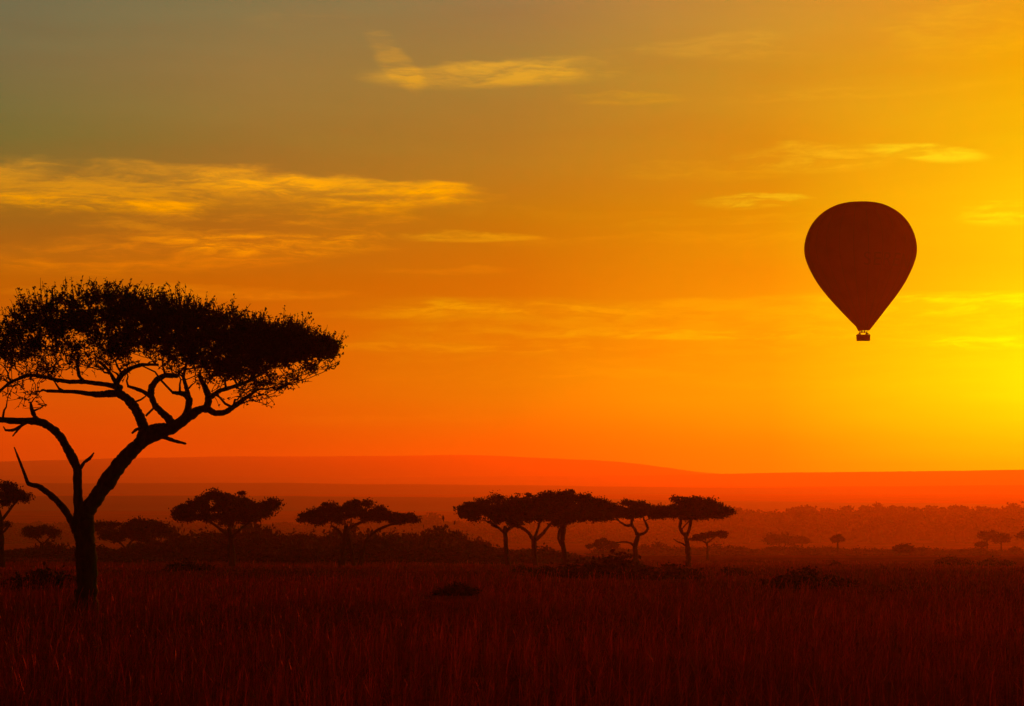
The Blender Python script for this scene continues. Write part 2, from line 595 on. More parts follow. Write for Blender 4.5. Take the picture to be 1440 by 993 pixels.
def hill(D, line, depth, seed):
    """one ridge of hills: its crest follows a traced line, its flanks fall away to the front and the back"""
    rng = np.random.default_rng(seed)
    px = np.linspace(-700, 2140, 240)
    lp = np.array(line, dtype=float)
    py = np.interp(px, lp[:, 0], lp[:, 1])
    k = np.hanning(13)
    py = np.convolve(np.pad(py, 6, mode='edge'), k / k.sum(), mode='valid')
    rough = np.convolve(rng.normal(size=len(px) + 8), np.ones(9) / 9, mode='valid')
    py = py + rough * 0.9
    crest = np.array([at(a, b, D) for a, b in zip(px, py)])
    prof = [(-1.0, 0.0), (-0.75, 0.12), (-0.5, 0.36), (-0.25, 0.72), (-0.08, 0.95), (0.0, 1.0), (0.1, 0.98), (0.35, 0.8), (0.7, 0.4), (1.0, 0.0)]
    rows = []
    for t, h in prof:
        y = crest[:, 1] + t * depth
        zb = np.interp(y, PY, PZ) - 6
        r = crest.copy()
        r[:, 1] = y
        wob = np.convolve(rng.normal(size=len(px) + 20), np.ones(21) / 21, mode='valid') * (0.12 if 0 < h < 1 else 0)
        r[:, 2] = zb + (crest[:, 2] - zb) * np.clip(h + wob, 0, 1)
        rows.append(r)
    v = np.concatenate(rows)
    n = len(px)
    i = (np.arange(len(prof) - 1)[:, None] * n + np.arange(n - 1)[None, :]).ravel()
    f = np.stack([i, i + 1, i + n + 1, i + n], axis=1)
    o = mesh_object('hill', v, [f], HILL, smooth=True)
    o['kind'] = 'structure'


hill(2900, [(-700, 700), (0, 698), (300, 697), (700, 700), (1100, 706), (1440, 709), (2140, 712)], 450, 1)
hill(4800, [(-700, 682), (0, 680), (350, 679), (700, 682), (1000, 686), (1440, 682), (2140, 680)], 600, 2)
hill(7600, [(-700, 668), (0, 669), (480, 671), (940, 668), (1100, 665), (1440, 660), (2140, 656)], 1000, 3)
hill(9500, [(-700, 652), (0, 649), (200, 644), (350, 642), (560, 641), (660, 639), (760, 643), (850, 648), (930, 656), (1000, 667), (1440, 676), (2140, 680)], 900, 4)


# ------------------------------------------------------------------ haze: one closed box of thin air
def haze_material(nt, out):
    v = nt.nodes.new('ShaderNodeVolumePrincipled')
    v.inputs['Color'].default_value = (0.94, 0.41, 0.13, 1)
    v.inputs['Density'].default_value = HAZE_DENSITY
    v.inputs['Anisotropy'].default_value = HAZE_G
    nt.links.new(v.outputs[0], out.inputs['Volume'])


def build_haze():
    x, y0, y1, z0, z1 = 4600, -420, 10600, -20, 262
    v = [(-x, y0, z0), (x, y0, z0), (x, y1, z0), (-x, y1, z0), (-x, y0, z1), (x, y0, z1), (x, y1, z1), (-x, y1, z1)]
    f = [(0, 3, 2, 1), (4, 5, 6, 7), (0, 1, 5, 4), (1, 2, 6, 5), (2, 3, 7, 6), (3, 0, 4, 7)]
    o = mesh_object('haze', v, [np.array(f)], material('haze_air', haze_material))
    o['kind'] = 'stuff'


build_haze()


# ------------------------------------------------------------------ grass
def grass_material(nt, out):
    at_ = nt.nodes.new('ShaderNodeAttribute')
    at_.attribute_name = 'tone'
    cr = nt.nodes.new('ShaderNodeValToRGB')
    e = cr.color_ramp.elements
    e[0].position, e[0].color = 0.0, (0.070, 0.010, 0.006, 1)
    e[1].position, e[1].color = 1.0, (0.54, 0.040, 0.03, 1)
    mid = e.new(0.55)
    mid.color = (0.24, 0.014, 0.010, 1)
    nt.links.new(at_.outputs['Fac'], cr.inputs[0])
    d = nt.nodes.new('ShaderNodeBsdfDiffuse')
    t = nt.nodes.new('ShaderNodeBsdfTranslucent')
    nt.links.new(cr.outputs[0], d.inputs[0])
    nt.links.new(cr.outputs[0], t.inputs[0])
    mx = nt.nodes.new('ShaderNodeMixShader')
    mx.inputs[0].default_value = 0.42
    nt.links.new(d.outputs[0], mx.inputs[1])
    nt.links.new(t.outputs[0], mx.inputs[2])
    g = nt.nodes.new('ShaderNodeBsdfGlossy')          # the waxy sheen of dry stems, strongest towards the sun
    g.inputs['Roughness'].default_value = 0.42
    g.inputs['Color'].default_value = (0.9, 0.26, 0.20, 1)
    m2 = nt.nodes.new('ShaderNodeMixShader')
    m2.inputs[0].default_value = 0.08
    nt.links.new(mx.outputs[0], m2.inputs[1])
    nt.links.new(g.outputs[0], m2.inputs[2])
    nt.links.new(m2.outputs[0], out.inputs[0])


GRASS = material('dry_grass', grass_material)


def patch(x, y):
    """slow unevenness of the grassland, 0..1"""
    s = np.sin(x * 0.31 + 1.1 * np.sin(y * 0.09)) * np.sin(y * 0.13 + 0.8 * np.sin(x * 0.17))
    s += 0.6 * np.sin(x * 0.83 + y * 0.37) * np.sin(y * 0.41 - x * 0.23 + 2)
    s += 0.8 * np.sin(x * 0.067 + 0.5) * np.sin(y * 0.043 + 1.0)
    return np.clip(0.5 + 0.27 * s, 0, 1)


LOW_BUSHES = (
        (860, 811, 90, 26, 'large dark bush at the foot of the crooked acacia'),
        (795, 808, 90, 14, 'long low bush at the foot of the tallest acacia'),
        (955, 811, 62, 18, 'dark bush round the foot of the acacia with the V fork'),
        (900, 813, 60, 14, 'low bush filling the gap between two trunks right of the large bush'),
        (1122, 826, 78, 24, 'broad dark mound of bush alone in the grass right of centre'),
        (1172, 823, 52, 13, 'low tail of bush joined to the right end of the broad mound'),
        (1080, 823, 40, 9, 'flat little bush joined to the left end of the broad mound'),
        (642, 833, 58, 16, 'small dark bush alone in the grass below the middle of the row'),
        (1338, 789, 48, 9, 'flat dark bush, left of two on the bright far grass at right'),
        (1398, 790, 50, 8, 'flat dark bush, right of two on the bright far grass at right'),
        (1175, 790, 14, 7, 'tiny dark bush under the small round hazy tree'),
        (1030, 806, 44, 10, 'faint low bush between the V forked acacia and the broad mound'),
        (265, 800, 60, 10, 'low bush left of the trunk of the round crowned acacia'),
        (60, 826, 90, 22, 'dark low bush just left of the big trunk'),
        (735, 800, 26, 9, 'little bush between the two left trunks of the middle clump'))


def build_grass():
    rng = np.random.default_rng(11)
    X, Y_, K = [], [], []
    for (y0, y1, dens, k) in ((25, 45, 105, 0), (45, 80, 40, 1), (80, 150, 13, 2), (150, 330, 3.0, 3)):
        half = lambda y: 0.212 * y + 5
        area = (half(y0) + half(y1)) * (y1 - y0)
        n = int(area * dens)
        y = y0 + (y1 - y0) * rng.random(n)
        x = (rng.random(n) * 2 - 1) * half(y)
        keep = rng.random(n) < 0.25 + 0.75 * patch(x * 1.7 + 20, y * 1.7)
        X.append(x[keep]); Y_.append(y[keep]); K.append(np.full(keep.sum(), k))
    x, y, k = np.concatenate(X), np.concatenate(Y_), np.concatenate(K)
    n = len(x)
    # tufts: draw blades towards the middle of a tuft
    cell = 0.55
    cx, cy = np.floor(x / cell), np.floor(y / cell)
    hx = np.sin(cx * 127.1 + cy * 311.7) * 43758.5
    hy = np.sin(cx * 269.5 + cy * 183.3) * 43758.5
    tx, ty = (cx + hx - np.floor(hx)) * cell, (cy + hy - np.floor(hy)) * cell
    pull = rng.random(n) ** 0.6 * 0.88
    x0, y0 = x, y
    x, y = x + (tx - x) * pull, y + (ty - y) * pull
    p = patch(x, y)
    h = (0.16 + 0.30 * p + 0.26 * rng.random(n) ** 2) * np.array([1.0, 0.95, 0.8, 0.6])[k]
    stalk = rng.random(n) < np.array([0.13, 0.12, 0.08, 0.03])[k]
    h = np.where(stalk, h * 1.35 + 0.12, h)
    for (bx, by, bw, bh, _) in LOW_BUSHES:            # grazed short in front of and under the bushes
        d = dist_of(by + 4)
        c = at(bx, LEVEL, d).x
        r = bw * 0.62 / F * d
        near = np.clip(1.3 - np.hypot((x - c) / r, (y - d + 9) / 14.0), 0, 1)
        h = h * (1 - 0.8 * np.clip(near * 2.5, 0, 1))
    w = np.array([0.0045, 0.008, 0.017, 0.04])[k] * (0.7 + 0.6 * rng.random(n))
    w = np.where(stalk, w * 0.9, w)
    az = rng.random(n) * 2 * math.pi
    lean = np.where(stalk, 0.30, 0.75) * h * (0.15 + rng.random(n) ** 1.5)
    lx, ly = np.cos(az) * lean + 0.06 * h, np.sin(az) * lean
    fa = rng.random(n) * math.pi
    wx, wy = np.cos(fa) * w, np.sin(fa) * w
    z = ground_z(x, y) - 0.03
    B = np.stack([x, y, z], 1)
    Wv = np.stack([wx, wy, np.zeros(n)], 1)
    M1 = B + np.stack([lx * 0.22, ly * 0.22, h * 0.55], 1)
    M2 = B + np.stack([lx * 0.58, ly * 0.58, h * 0.86], 1)
    T = B + np.stack([lx, ly, h], 1)
    v = np.stack([B - Wv, B + Wv, M1 - Wv * 0.85, M1 + Wv * 0.85, M2 - Wv * 0.55, M2 + Wv * 0.55, T], 1).reshape(-1, 3)
    b = np.arange(n) * 7
    q = np.concatenate([np.stack([b, b + 1, b + 3, b + 2], 1), np.stack([b + 2, b + 3, b + 5, b + 4], 1)])
    t = np.stack([b + 4, b + 5, b + 6], 1)
    tone = np.clip(-0.04 + 0.62 * patch(x * 0.6 + 9, y * 0.6) + 0.45 * (rng.random(n) - 0.5) + np.where(stalk, 0.40, 0), 0, 1)
    tone_v = np.repeat(tone, 7)
    # seed heads on the stalks
    s = np.where(stalk & (k < 3))[0]
    ns = len(s)
    Ts = T[s]
    D = (T[s] - M2[s])
    D /= np.linalg.norm(D, axis=1)[:, None] + 1e-9
    ln = (0.05 + 0.06 * rng.random(ns))[:, None]
    a = np.stack([np.cos(fa[s]), np.sin(fa[s]), np.zeros(ns)], 1)
    c = np.cross(D, a)
    r = np.array([0.009, 0.013, 0.020])[k[s]][:, None]
    hv = np.stack([Ts - D * ln, Ts + a * r, Ts + c * r, Ts - a * r, Ts - c * r, Ts + D * ln * 1.3], 1).reshape(-1, 3)
    o = len(v) + np.arange(ns) * 6
    ht = []
    for i in range(4):
        j = (i + 1) % 4
        ht.append(np.stack([o, o + 1 + i, o + 1 + j], 1))
        ht.append(np.stack([o + 5, o + 1 + j, o + 1 + i], 1))
    v = np.concatenate([v, hv])
    t = np.concatenate([t] + ht)
    tone_v = np.concatenate([tone_v, np.clip(np.repeat(tone[s] + 0.25, 6), 0, 1)])
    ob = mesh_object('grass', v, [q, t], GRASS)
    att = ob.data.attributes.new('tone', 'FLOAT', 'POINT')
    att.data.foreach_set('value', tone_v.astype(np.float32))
    ob['kind'] = 'stuff'


build_grass()


# ------------------------------------------------------------------ trees
def limb(soup, nodes, path, D, scale, rng, n=8, per=6, rough=0.08):
    """path: (px, py, depth offset, width in photo pixels)"""
    P = np.array([list(at(a, b, D + c)) for a, b, c, w in path])
    R = np.array([w * 0.5 / F * D for a, b, c, w in path])
    Q = catmull(np.column_stack([P, R]), per)
    t = np.linspace(0, len(P) - 1, len(Q))
    PR = np.column_stack([P, R])
    lin_ = np.stack([np.interp(t, np.arange(len(P)), PR[:, k]) for k in range(4)], 1)
    Q = 0.5 * Q + 0.5 * lin_                          # thorn-tree limbs turn in elbows, not in curves
    knots = 1 + 0.09 * np.convolve(rng.normal(size=len(Q) + 2), [0.3, 0.5, 0.3], 'valid')
    knots[0] = 1
    pts, rad = Q[:, :3], np.maximum(Q[:, 3] * knots, 0.004)
    j = rng.normal(size=pts.shape) * (rad * 0.05)[:, None]
    j[0] = 0
    pts = pts + j
    soup.tube(pts, rad, n, rough, rng)
    for p, r in zip(pts, rad):
        nodes.append((*p, r))


def sample_crown(rng, n, D, top, bot, depth, inset=0.0, bias=1.0, thin=None, edge=1.0):
    top, bot = np.array(top, dtype=float), np.array(bot, dtype=float)
    x0, x1 = max(top[0, 0], bot[0, 0]), min(top[-1, 0], bot[-1, 0])
    xc, rx = (x0 + x1) / 2, (x1 - x0) / 2
    out = []
    while len(out) < n:
        u = rng.random() * 2 - 1
        vmax = math.sqrt(max(0.0, 1 - u * u * 0.96))
        v = (rng.random() * 2 - 1) * vmax
        px = xc + u * (rx - inset)
        yt, yb = np.interp(px, top[:, 0], top[:, 1]) + inset * 0.85, np.interp(px, bot[:, 0], bot[:, 1]) - inset * 0.3
        if yb <= yt:
            yt = yb = (yt + yb) / 2
        s = 0.35 + 0.65 * math.sqrt(max(0.0, 1 - (v / max(vmax, 1e-3)) ** 2))
        t = rng.random() ** bias
        ym = yt * 0.4 + yb * 0.6
        py = ym + ((yt + (yb - yt) * t) - ym) * s
        if thin is not None and rng.random() > thin(px, py):
            continue
        out.append(list(at(px, py, D + v * depth)))
    return np.array(out)


def grow(soup, nodes, targets, rng, r_tip, r_base, sag=0.0, n=5, spread=0.10):
    """thin branches from the traced limbs to every leaf clump, each joining the nearest branch below it"""
    nd = np.array(nodes)
    P, R = nd[:, :3], nd[:, 3]
    d0 = np.array([np.min(np.linalg.norm(P - t, axis=1)) for t in targets])
    for i in np.argsort(d0):
        t = targets[i]
        dv = t - P
        dist = np.linalg.norm(dv, axis=1)
        cost = dist + np.clip(-dv[:, 2] + 0.15, 0, None) * 2.5
        k = int(np.argmin(cost))
        a, L = P[k], dist[k]
        if L < 0.05:
            continue
        mid = a * 0.5 + t * 0.5 + rng.normal(size=3) * L * spread
        mid[2] += sag * L
        s = np.linspace(0, 1, 6)[:, None]
        pts = a * (1 - s) ** 2 + mid * 2 * s * (1 - s) + t * s ** 2
        pts[1:-1] += rng.normal(size=(4, 3)) * L * 0.03
        r0 = min(R[k] * 0.75, r_base * (0.5 + 0.5 * min(1, L / 1.5)))
        rad = np.linspace(max(r0, r_tip), r_tip, 6)
        soup.tube(pts, rad, n)
        P = np.concatenate([P, pts[1:]])
        R = np.concatenate([R, rad[1:]])


def acacia(name, label, D, paths, top, bot, depth, clumps, leaves, leaf, clump_r, seed, group=None, inset=None, extra_parts=(), leaf_mat=None, r_tip=None, bias=1.1):
    """a flat-topped thorn tree in the middle distance: traced trunk and limbs, a crown of leaf clumps"""
    rng = np.random.default_rng(seed)
    base = at(paths[0][0][0], paths[0][0][1], D)
    base.z = float(ground_z(base.x, base.y)) - 0.02
    root = thing(name, label, 'tree', base, group)
    wood, nodes = Soup(), []
    for k, p in enumerate(paths):
        p = [tuple(q) for q in p]
        if k == 0:                                    # root flare reaching into the soil
            x, y, c, w = p[0]
            g = at(x, y, D + c)
            gy = LEVEL + (EYE - (float(ground_z(g.x, D + c)) - 0.15)) / (D + c) * F
            p[0] = (x, gy, c, w * 1.25)
        limb(wood, nodes, p, D, 1.0, rng)
    px_m = D / F
    ins = clump_r / px_m * 0.7 if inset is None else inset
    C = sample_crown(rng, clumps, D, top, bot, depth, ins, bias)
    rag = rng.uniform(0.10, 0.30)
    up = rng.random(len(C)) < rag                     # some clumps stand out of the outline
    C[:, 2] += up * rng.uniform(0.0, 1.0, len(C)) * 0.45 * clump_r
    C[:, 0] += rng.normal(size=len(C)) * 0.22 * clump_r
    C[:, 2] += rng.normal(size=len(C)) * 0.11 * clump_r
    size_k = np.where(up, 0.55, rng.uniform(0.6, 1.25, len(C)))
    low = np.array([q for q in nodes if q[2] > base.z + 0.45 * (C[:, 2].min() - base.z)])
    grow(wood, low, C, rng, r_tip or 0.35 * px_m, 1.1 * px_m, 0.05)
    wood.build('trunk', BARK, root, base, smooth=True)
    lf = Soup()
    tot = []
    for c, sk in zip(C, size_k):
        k = int(2.2 * leaves * sk * (0.6 + 0.8 * rng.random()))
        r = clump_r * sk
        q = rng.normal(size=(k, 3)) * np.array([r, r, r * 0.55]) * 0.55
        q[:, 2] += 0.12 * r
        tot.append(c + q)
    lf.leaves(np.concatenate(tot), leaf * 0.72, rng, 0.6)
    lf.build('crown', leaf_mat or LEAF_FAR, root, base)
    for nm, p, tuft in extra_parts:
        sp_, nn = Soup(), []
        limb(sp_, nn, p, D, 1.0, rng, n=6)
        sp_.build(nm, BARK, root, base, smooth=True)
    return root


# ---- the large umbrella acacia in front
def big_acacia():
    D = 66.0
    rng = np.random.default_rng(5)
    base = at(122, 860, D)
    base.z = float(ground_z(base.x, base.y)) - 0.05
    root = thing('acacia_tree', 'large flat topped umbrella acacia with forked dark trunk and wide feathery crown', 'tree', base)
    gy = LEVEL + (EYE - (base.z - 0.2)) / D * F
    trunk, nodes = Soup(), []
    P = [
        [(121, gy, 0, 44), (122, 852, 0, 34), (123, 815, 0, 31.5), (121, 775, 0, 31), (119, 745, 0, 31), (120, 722, 0, 29), (133, 704, 0, 23), (150, 679, 0.1, 23), (169, 653, 0.1, 22), (188, 632, 0.1, 21), (204, 619, 0, 20), (224, 610, -0.2, 18.5), (243, 602, -0.4, 17), (257, 592, -0.6, 15), (270, 583, -0.8, 12)],
        [(109, 742, 0, 22), (110, 722, -0.1, 15), (109, 690, -0.3, 12), (108.5, 660, -0.5, 12.5), (102, 645, -0.6, 12.5), (94, 630, -0.7, 12), (86, 616, -0.9, 11.5), (76, 605, -1.0, 11), (62, 595, -1.2, 11), (45, 592, -1.4, 9.5), (20, 592, -1.6, 9), (0, 590, -1.8, 8), (-30, 586, -2.2, 7), (-60, 572, -2.5, 5)],
    ]
    right = [
        [(200, 622, 0, 15), (203, 605, 0.2, 13), (198, 590, 0.3, 11.5), (190, 574, 0.4, 11), (181, 563, 0.5, 10), (168, 554, 0.5, 9.5), (152, 554, 0.6, 8.5), (136, 555, 0.7, 7), (105, 551, 1.0, 5), (66, 550, 1.2, 3.5)],
        [(178, 561, 0.5, 8), (167, 550, 0.3, 8), (164, 538, 0.2, 7), (172, 526, 0, 6), (184, 518, -0.2, 5), (199, 513, -0.5, 4), (222, 513, -0.8, 3)],
        [(170, 545, 0.4, 7), (150, 541, 0.8, 6.5), (118, 537, 1.2, 5.5), (98, 537, 1.4, 5), (78, 534, 1.6, 4.5), (58, 529, 1.8, 4.5), (39, 528, 2.0, 4.5), (16, 537, 2.3, 4), (2, 548, 2.5, 3.5), (-14, 566, 2.6, 2.5)],
        [(119, 538, 1.2, 4.5), (111, 528, 1.0, 4.2), (109, 512, 0.8, 4), (111, 496, 0.6, 3)],
        [(163, 540, 0.2, 4.5), (157, 528, 0.6, 4), (148, 516, 0.9, 3.5), (138, 508, 1.2, 2.6)],
        [(247, 604, -0.4, 11), (238, 590, -0.2, 9.5), (228, 580, 0, 8.5), (218, 570, 0.3, 8), (213, 556, 0.5, 7.5), (213, 545, 0.8, 7.5), (221, 534, 1.0, 7), (233, 528, 1.3, 6), (250, 529, 1.5, 4.5)],
        [(214, 560, 0.4, 5), (204, 552, 0.6, 5), (192, 547, 0.8, 4.5), (180, 543, 1.0, 3.5)],
        [(258, 592, -0.5, 9), (264, 576, -0.8, 8), (266, 562, -1.2, 7.5), (258, 554, -1.5, 6), (243, 552, -1.8, 3.5)],
        [(268, 585, -0.7, 10), (278, 577, -1.0, 9), (290, 574, -1.3, 8), (302, 581, -1.5, 6.5), (316, 580, -1.8, 6), (327, 573, -2.0, 5.5), (345, 560, -2.4, 4), (362, 548, -2.8, 3)],
        [(288, 577, -1.2, 9), (293, 566, -1.0, 8), (292, 553, -0.6, 7), (286, 540, -0.2, 6), (280, 528, 0.2, 4)],
        [(293, 562, -1, 6), (308, 550, -0.6, 5.5), (324, 545, -0.2, 5), (345, 538, 0.4, 4), (372, 524, 1.0, 3)],
        [(266, 561, -1.2, 6), (262, 545, -0.4, 5), (258, 530, 0.4, 4), (262, 512, 1.0, 3)],
        [(207, 603, 0.4, 7), (220, 599, 0.5, 6.5), (232, 599, 0.3, 7), (243, 603, -0.2, 8)],
        [(201, 600, 0.2, 4), (192, 604, 0, 3.5), (186, 609, -0.1, 2.5)],
        [(226, 613, -0.3, 5.5), (246, 620, -0.5, 4), (261, 624, -0.6, 2.6)],
        [(205, 585, 0.4, 2.6), (214, 576, 0.4, 2.4), (222, 568, 0.4, 2)],
        [(187, 566, 0.5, 2.2), (198, 562, 0.4, 2), (205, 557, 0.4, 1.6)],
    ]
    left = [
        [(60, 596, -1.2, 6), (49, 586, -1.2, 6), (45, 577, -1.2, 5), (43, 566, -1.2, 3.5)],
        [(40, 592, -1.3, 5), (28, 600, -1.2, 4.5), (18, 605, -1.1, 4.5), (8, 605, -1.0, 3.5)],
        [(30, 599, -1.2, 3.5), (24, 606, -1.2, 3), (18, 613, -1.2, 2)],
        [(8, 606, -1.0, 2.5), (5, 600, -1.0, 1.6)],
        [(112, 660, -0.5, 5.5), (119, 650, -0.6, 4.5), (127, 644, -0.7, 4), (132, 637, -0.8, 2)],
    ]
    right = [[(a, b, c, w * 1.22) for a, b, c, w in p] for p in right]
    for p in P + right + left:
        limb(trunk, nodes, p, D, 1.0, rng, n=12 if p in P else 8, per=8)
    dead, dn = Soup(), []
    limb(dead, dn, [(108, 748, 0.1, 12), (101, 734, 0.2, 10), (92, 718, 0.4, 9), (78, 702, 0.6, 8.5), (66, 692, 0.8, 8), (54, 684, 0.9, 7.5), (40, 680, 1.0, 5.5), (35, 668, 1.1, 4.5), (29, 652, 1.2, 3.5), (20, 629, 1.4, 1.6)], D, 1.0, rng, n=8, per=8)
    dead.build('dead_branch', BARK, root, base, smooth=True)['label'] = 'bare dead side branch with a broken tip'

    top = [(-95, 486), (-60, 466), (-20, 456), (0, 459), (14, 448), (25, 434), (45, 423), (70, 416), (100, 413), (130, 411), (165, 412), (200, 415), (225, 417), (250, 420), (268, 428), (290, 432), (312, 437), (335, 446), (355, 450), (385, 456), (405, 459), (425, 465), (445, 475), (460, 484), (470, 490)]
    bot = [(-95, 486), (-40, 512), (0, 516), (40, 512), (80, 508), (120, 508), (160, 508), (200, 506), (235, 508), (260, 514), (290, 528), (315, 536), (345, 534), (370, 528), (395, 517), (420, 506), (445, 499), (460, 495), (470, 493)]

    def thin(px, py):
        if px < 150:
            return 0.25 if py > 458 + 0.14 * px else 0.62
        return 1.0 if px > 230 else 0.85
    C = sample_crown(rng, 640, D, top, bot, 4.6, 7.0, 1.15, thin)
    # a few sprigs that stand out of the top and hang below
    lows = [(52, 556), (36, 560), (62, 570), (44, 553), (30, 545), (12, 556), (355, 560), (375, 556), (390, 548), (340, 557), (365, 566), (405, 540), (300, 552), (250, 520), (275, 535)]
    for _ in range(70):                               # thin under-storey of twigs below the dense canopy
        a = rng.uniform(-40, 400)
        b = np.interp(a, [t[0] for t in bot], [t[1] for t in bot]) + rng.uniform(-22, 16)
        lows.append((a, b))
    for _ in range(34):                               # feathery fringe under the right tip
        a = rng.uniform(325, 470)
        lows.append((a, np.interp(a, [325, 400, 470], [556, 538, 508]) + rng.uniform(-14, 8)))
    for _ in range(40):
        lows.append((rng.uniform(-30, 175), rng.uniform(478, 536)))
    extra = [list(at(a, b, D + rng.normal() * 1.6 - 0.5)) for a, b in lows]
    low_nodes = [q for q in nodes if q[2] > at(0, 625, D).z]
    grow(trunk, low_nodes, np.concatenate([C, np.array(extra)]), rng, 0.010, 0.055, 0.06, n=5, spread=0.13)
    trunk.build('trunk', BARK, root, base, smooth=True)

    # twigs and leaflets
    tw, lf = Soup(), Soup()
    centre = at(190, 520, D)
    cc = np.array([centre.x, centre.y, centre.z - 1.0])
    A, B_, CC, LP = [], [], [], []
    tipx = at(420, 490, D).x
    allc = np.concatenate([C, np.array(extra)])
    for ci, c in enumerate(allc):
        few = ci >= len(C)
        out = c - cc
        out[2] *= 0.3
        out /= np.linalg.norm(out) + 1e-6
        nt_ = 6 if few else int(8 + 7 * rng.random())
        for _ in range(nt_):
            d = rng.normal(size=3) * 0.85 + out * 0.45 + np.array([0, 0, 0.35])
            d /= np.linalg.norm(d)
            ln = (0.30 if few else 0.36) * (0.6 + 0.9 * rng.random()) * (0.7 if c[0] > tipx else 1.0)
            a = c + rng.normal(size=3) * 0.05
            b = a + d * ln * 0.5 + rng.normal(size=3) * 0.03
            e = a + d * ln + np.array([0, 0, 0.08 * ln]) + rng.normal(size=3) * 0.04
            A.append(a); B_.append(b); CC.append(e)
            k = 4 if few else 10
            s = rng.random(k) ** 0.8
            pts = a * ((1 - s) ** 2)[:, None] + b * (2 * s * (1 - s))[:, None] + e * (s ** 2)[:, None]
            LP.append(pts + rng.normal(size=(k, 3)) * 0.025)
    # upright sprigs along the upper edge
    for _ in range(300):
        px = rng.uniform(-60, 472)
        v = rng.uniform(-1, 1)
        yt = np.interp(px, [t[0] for t in top], [t[1] for t in top]) + 7 + 14 * v * v
        a = np.array(at(px, yt, D + v * 3.6))
        lean = (px - 190) / 300
        d = np.array([0.5 * lean + rng.normal() * 0.35, rng.normal() * 0.3, 1.0])
        d /= np.linalg.norm(d)
        ln = 0.28 + 0.40 * rng.random() ** 1.4
        b = a + d * ln * 0.5 + rng.normal(size=3) * 0.04
        e = a + d * ln + rng.normal(size=3) * 0.05
        A.append(a); B_.append(b); CC.append(e)
        k = 10
        s = 0.15 + 0.85 * rng.random(k)
        pts = a * ((1 - s) ** 2)[:, None] + b * (2 * s * (1 - s))[:, None] + e * (s ** 2)[:, None]
        LP.append(pts + rng.normal(size=(k, 3)) * 0.03)
    A, B_, CC = np.array(A), np.array(B_), np.array(CC)
    mid = 0.25 * A + 0.5 * B_ + 0.25 * CC
    PP = np.stack([A, mid, CC], axis=1)
    RR = np.repeat(np.array([[0.012, 0.009, 0.005]]), len(A), axis=0)
    tw.thin(PP, RR)
    lf.leaves(np.concatenate(LP), 0.039, rng, 0.55)
    v = np.concatenate(tw.v + lf.v) - np.array(base)
    q1 = np.concatenate(tw.q)
    q2 = np.concatenate(lf.q) + tw.n
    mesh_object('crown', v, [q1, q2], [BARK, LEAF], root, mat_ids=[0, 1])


big_acacia()

# ---- the flat-topped trees across the plain, left to right
D0 = dist_of(797)
ROW = 'flat topped acacias across the plain'
acacia('acacia_tree', 'dark acacia cut by the left edge, its high crown above a lower one', dist_of(800),
       [[(2, 800, 0, 9), (2, 770, 0, 8), (1, 745, 0, 8), (-2, 720, 0, 7), (-12, 705, 0, 5)], [(0, 735, 0, 5), (10, 722, 0.5, 4), (22, 706, 0.5, 3)], [(1, 752, 0, 4), (9, 744, -0.4, 3), (14, 738, -0.6, 2)]],
       [(-75, 696), (-50, 680), (-20, 672), (0, 673), (18, 677), (30, 686), (40, 698)], [(-75, 702), (-40, 716), (0, 715), (15, 708), (28, 706), (40, 702)], 2.6, 70, 90, 0.13, 0.55, 21, ROW)
acacia('acacia_tree', 'low crowned acacia at the left edge, under the crown of a taller one', dist_of(796),
       [[(-20, 796, 0, 6), (-19, 765, 0, 5.5), (-18, 745, 0, 4)], [(-18, 755, 0, 4), (-8, 745, 0, 3), (4, 738, 0, 2)]],
       [(-62, 736), (-40, 724), (-10, 723), (8, 727), (19, 735)], [(-62, 742), (-40, 748), (0, 747), (10, 745), (19, 741)], 2.0, 40, 70, 0.13, 0.45, 22, ROW)
acacia('acacia_tree', 'small hazy acacia between the left edge and the big trunk', 330,
       [[(61, 792, 0, 4), (60, 775, 0, 3.5), (60, 765, 0, 3)], [(60, 766, 0, 2.5), (50, 757, 0, 2), (42, 750, 0, 1.6)], [(60, 766, 0, 2.5), (68, 758, 0, 2), (76, 750, 0, 1.6)]],
       [(31, 748), (38, 740), (60, 737), (78, 741), (86, 749)], [(31, 751), (45, 758), (60, 756), (75, 757), (86, 752)], 2.2, 36, 60, 0.20, 0.6, 23, ROW)
acacia('acacia_tree', 'wide dark acacia just right of the big trunk with a forked stem', 310,
       [[(178, 792, 0, 5), (178, 780, 0, 4.5), (176, 770, 0, 4)], [(176, 771, 0, 3), (168, 762, 0, 2.6), (156, 752, 0, 2)], [(177, 771, 0, 3), (186, 760, 0, 2.6), (200, 750, 0, 2)]],
       [(128, 740), (140, 731), (160, 730), (172, 737), (190, 728), (210, 728), (228, 737), (242, 745)], [(128, 752), (150, 764), (170, 762), (200, 762), (225, 756), (242, 750)], 3.0, 70, 80, 0.2, 0.7, 24, ROW)
acacia('acacia_tree', 'round crowned acacia right of the big tree, one straight trunk and a notched right side', D0,
       [[(327, 797, 0, 10), (326, 775, 0, 8.5), (324, 757, 0, 8), (322, 745, 0, 7)], [(323, 755, 0, 6), (312, 746, 0.4, 5), (302, 738, 0.6, 3.5), (288, 730, 0.8, 2.5)], [(325, 757, 0, 5), (334, 748, -0.4, 4), (346, 738, -0.6, 3), (362, 728, -0.8, 2)], [(322, 747, 0, 5), (324, 735, 0.6, 4), (328, 720, 0.8, 3)]],
       [(242, 728), (250, 713), (262, 704), (280, 692), (295, 686), (315, 688), (335, 686), (350, 691), (358, 699), (368, 707), (378, 703), (390, 704)], [(242, 731), (255, 735), (280, 737), (305, 742), (325, 740), (345, 737), (365, 732), (376, 724), (384, 714), (390, 708)], 3.4, 120, 130, 0.14, 0.62, 25, ROW)
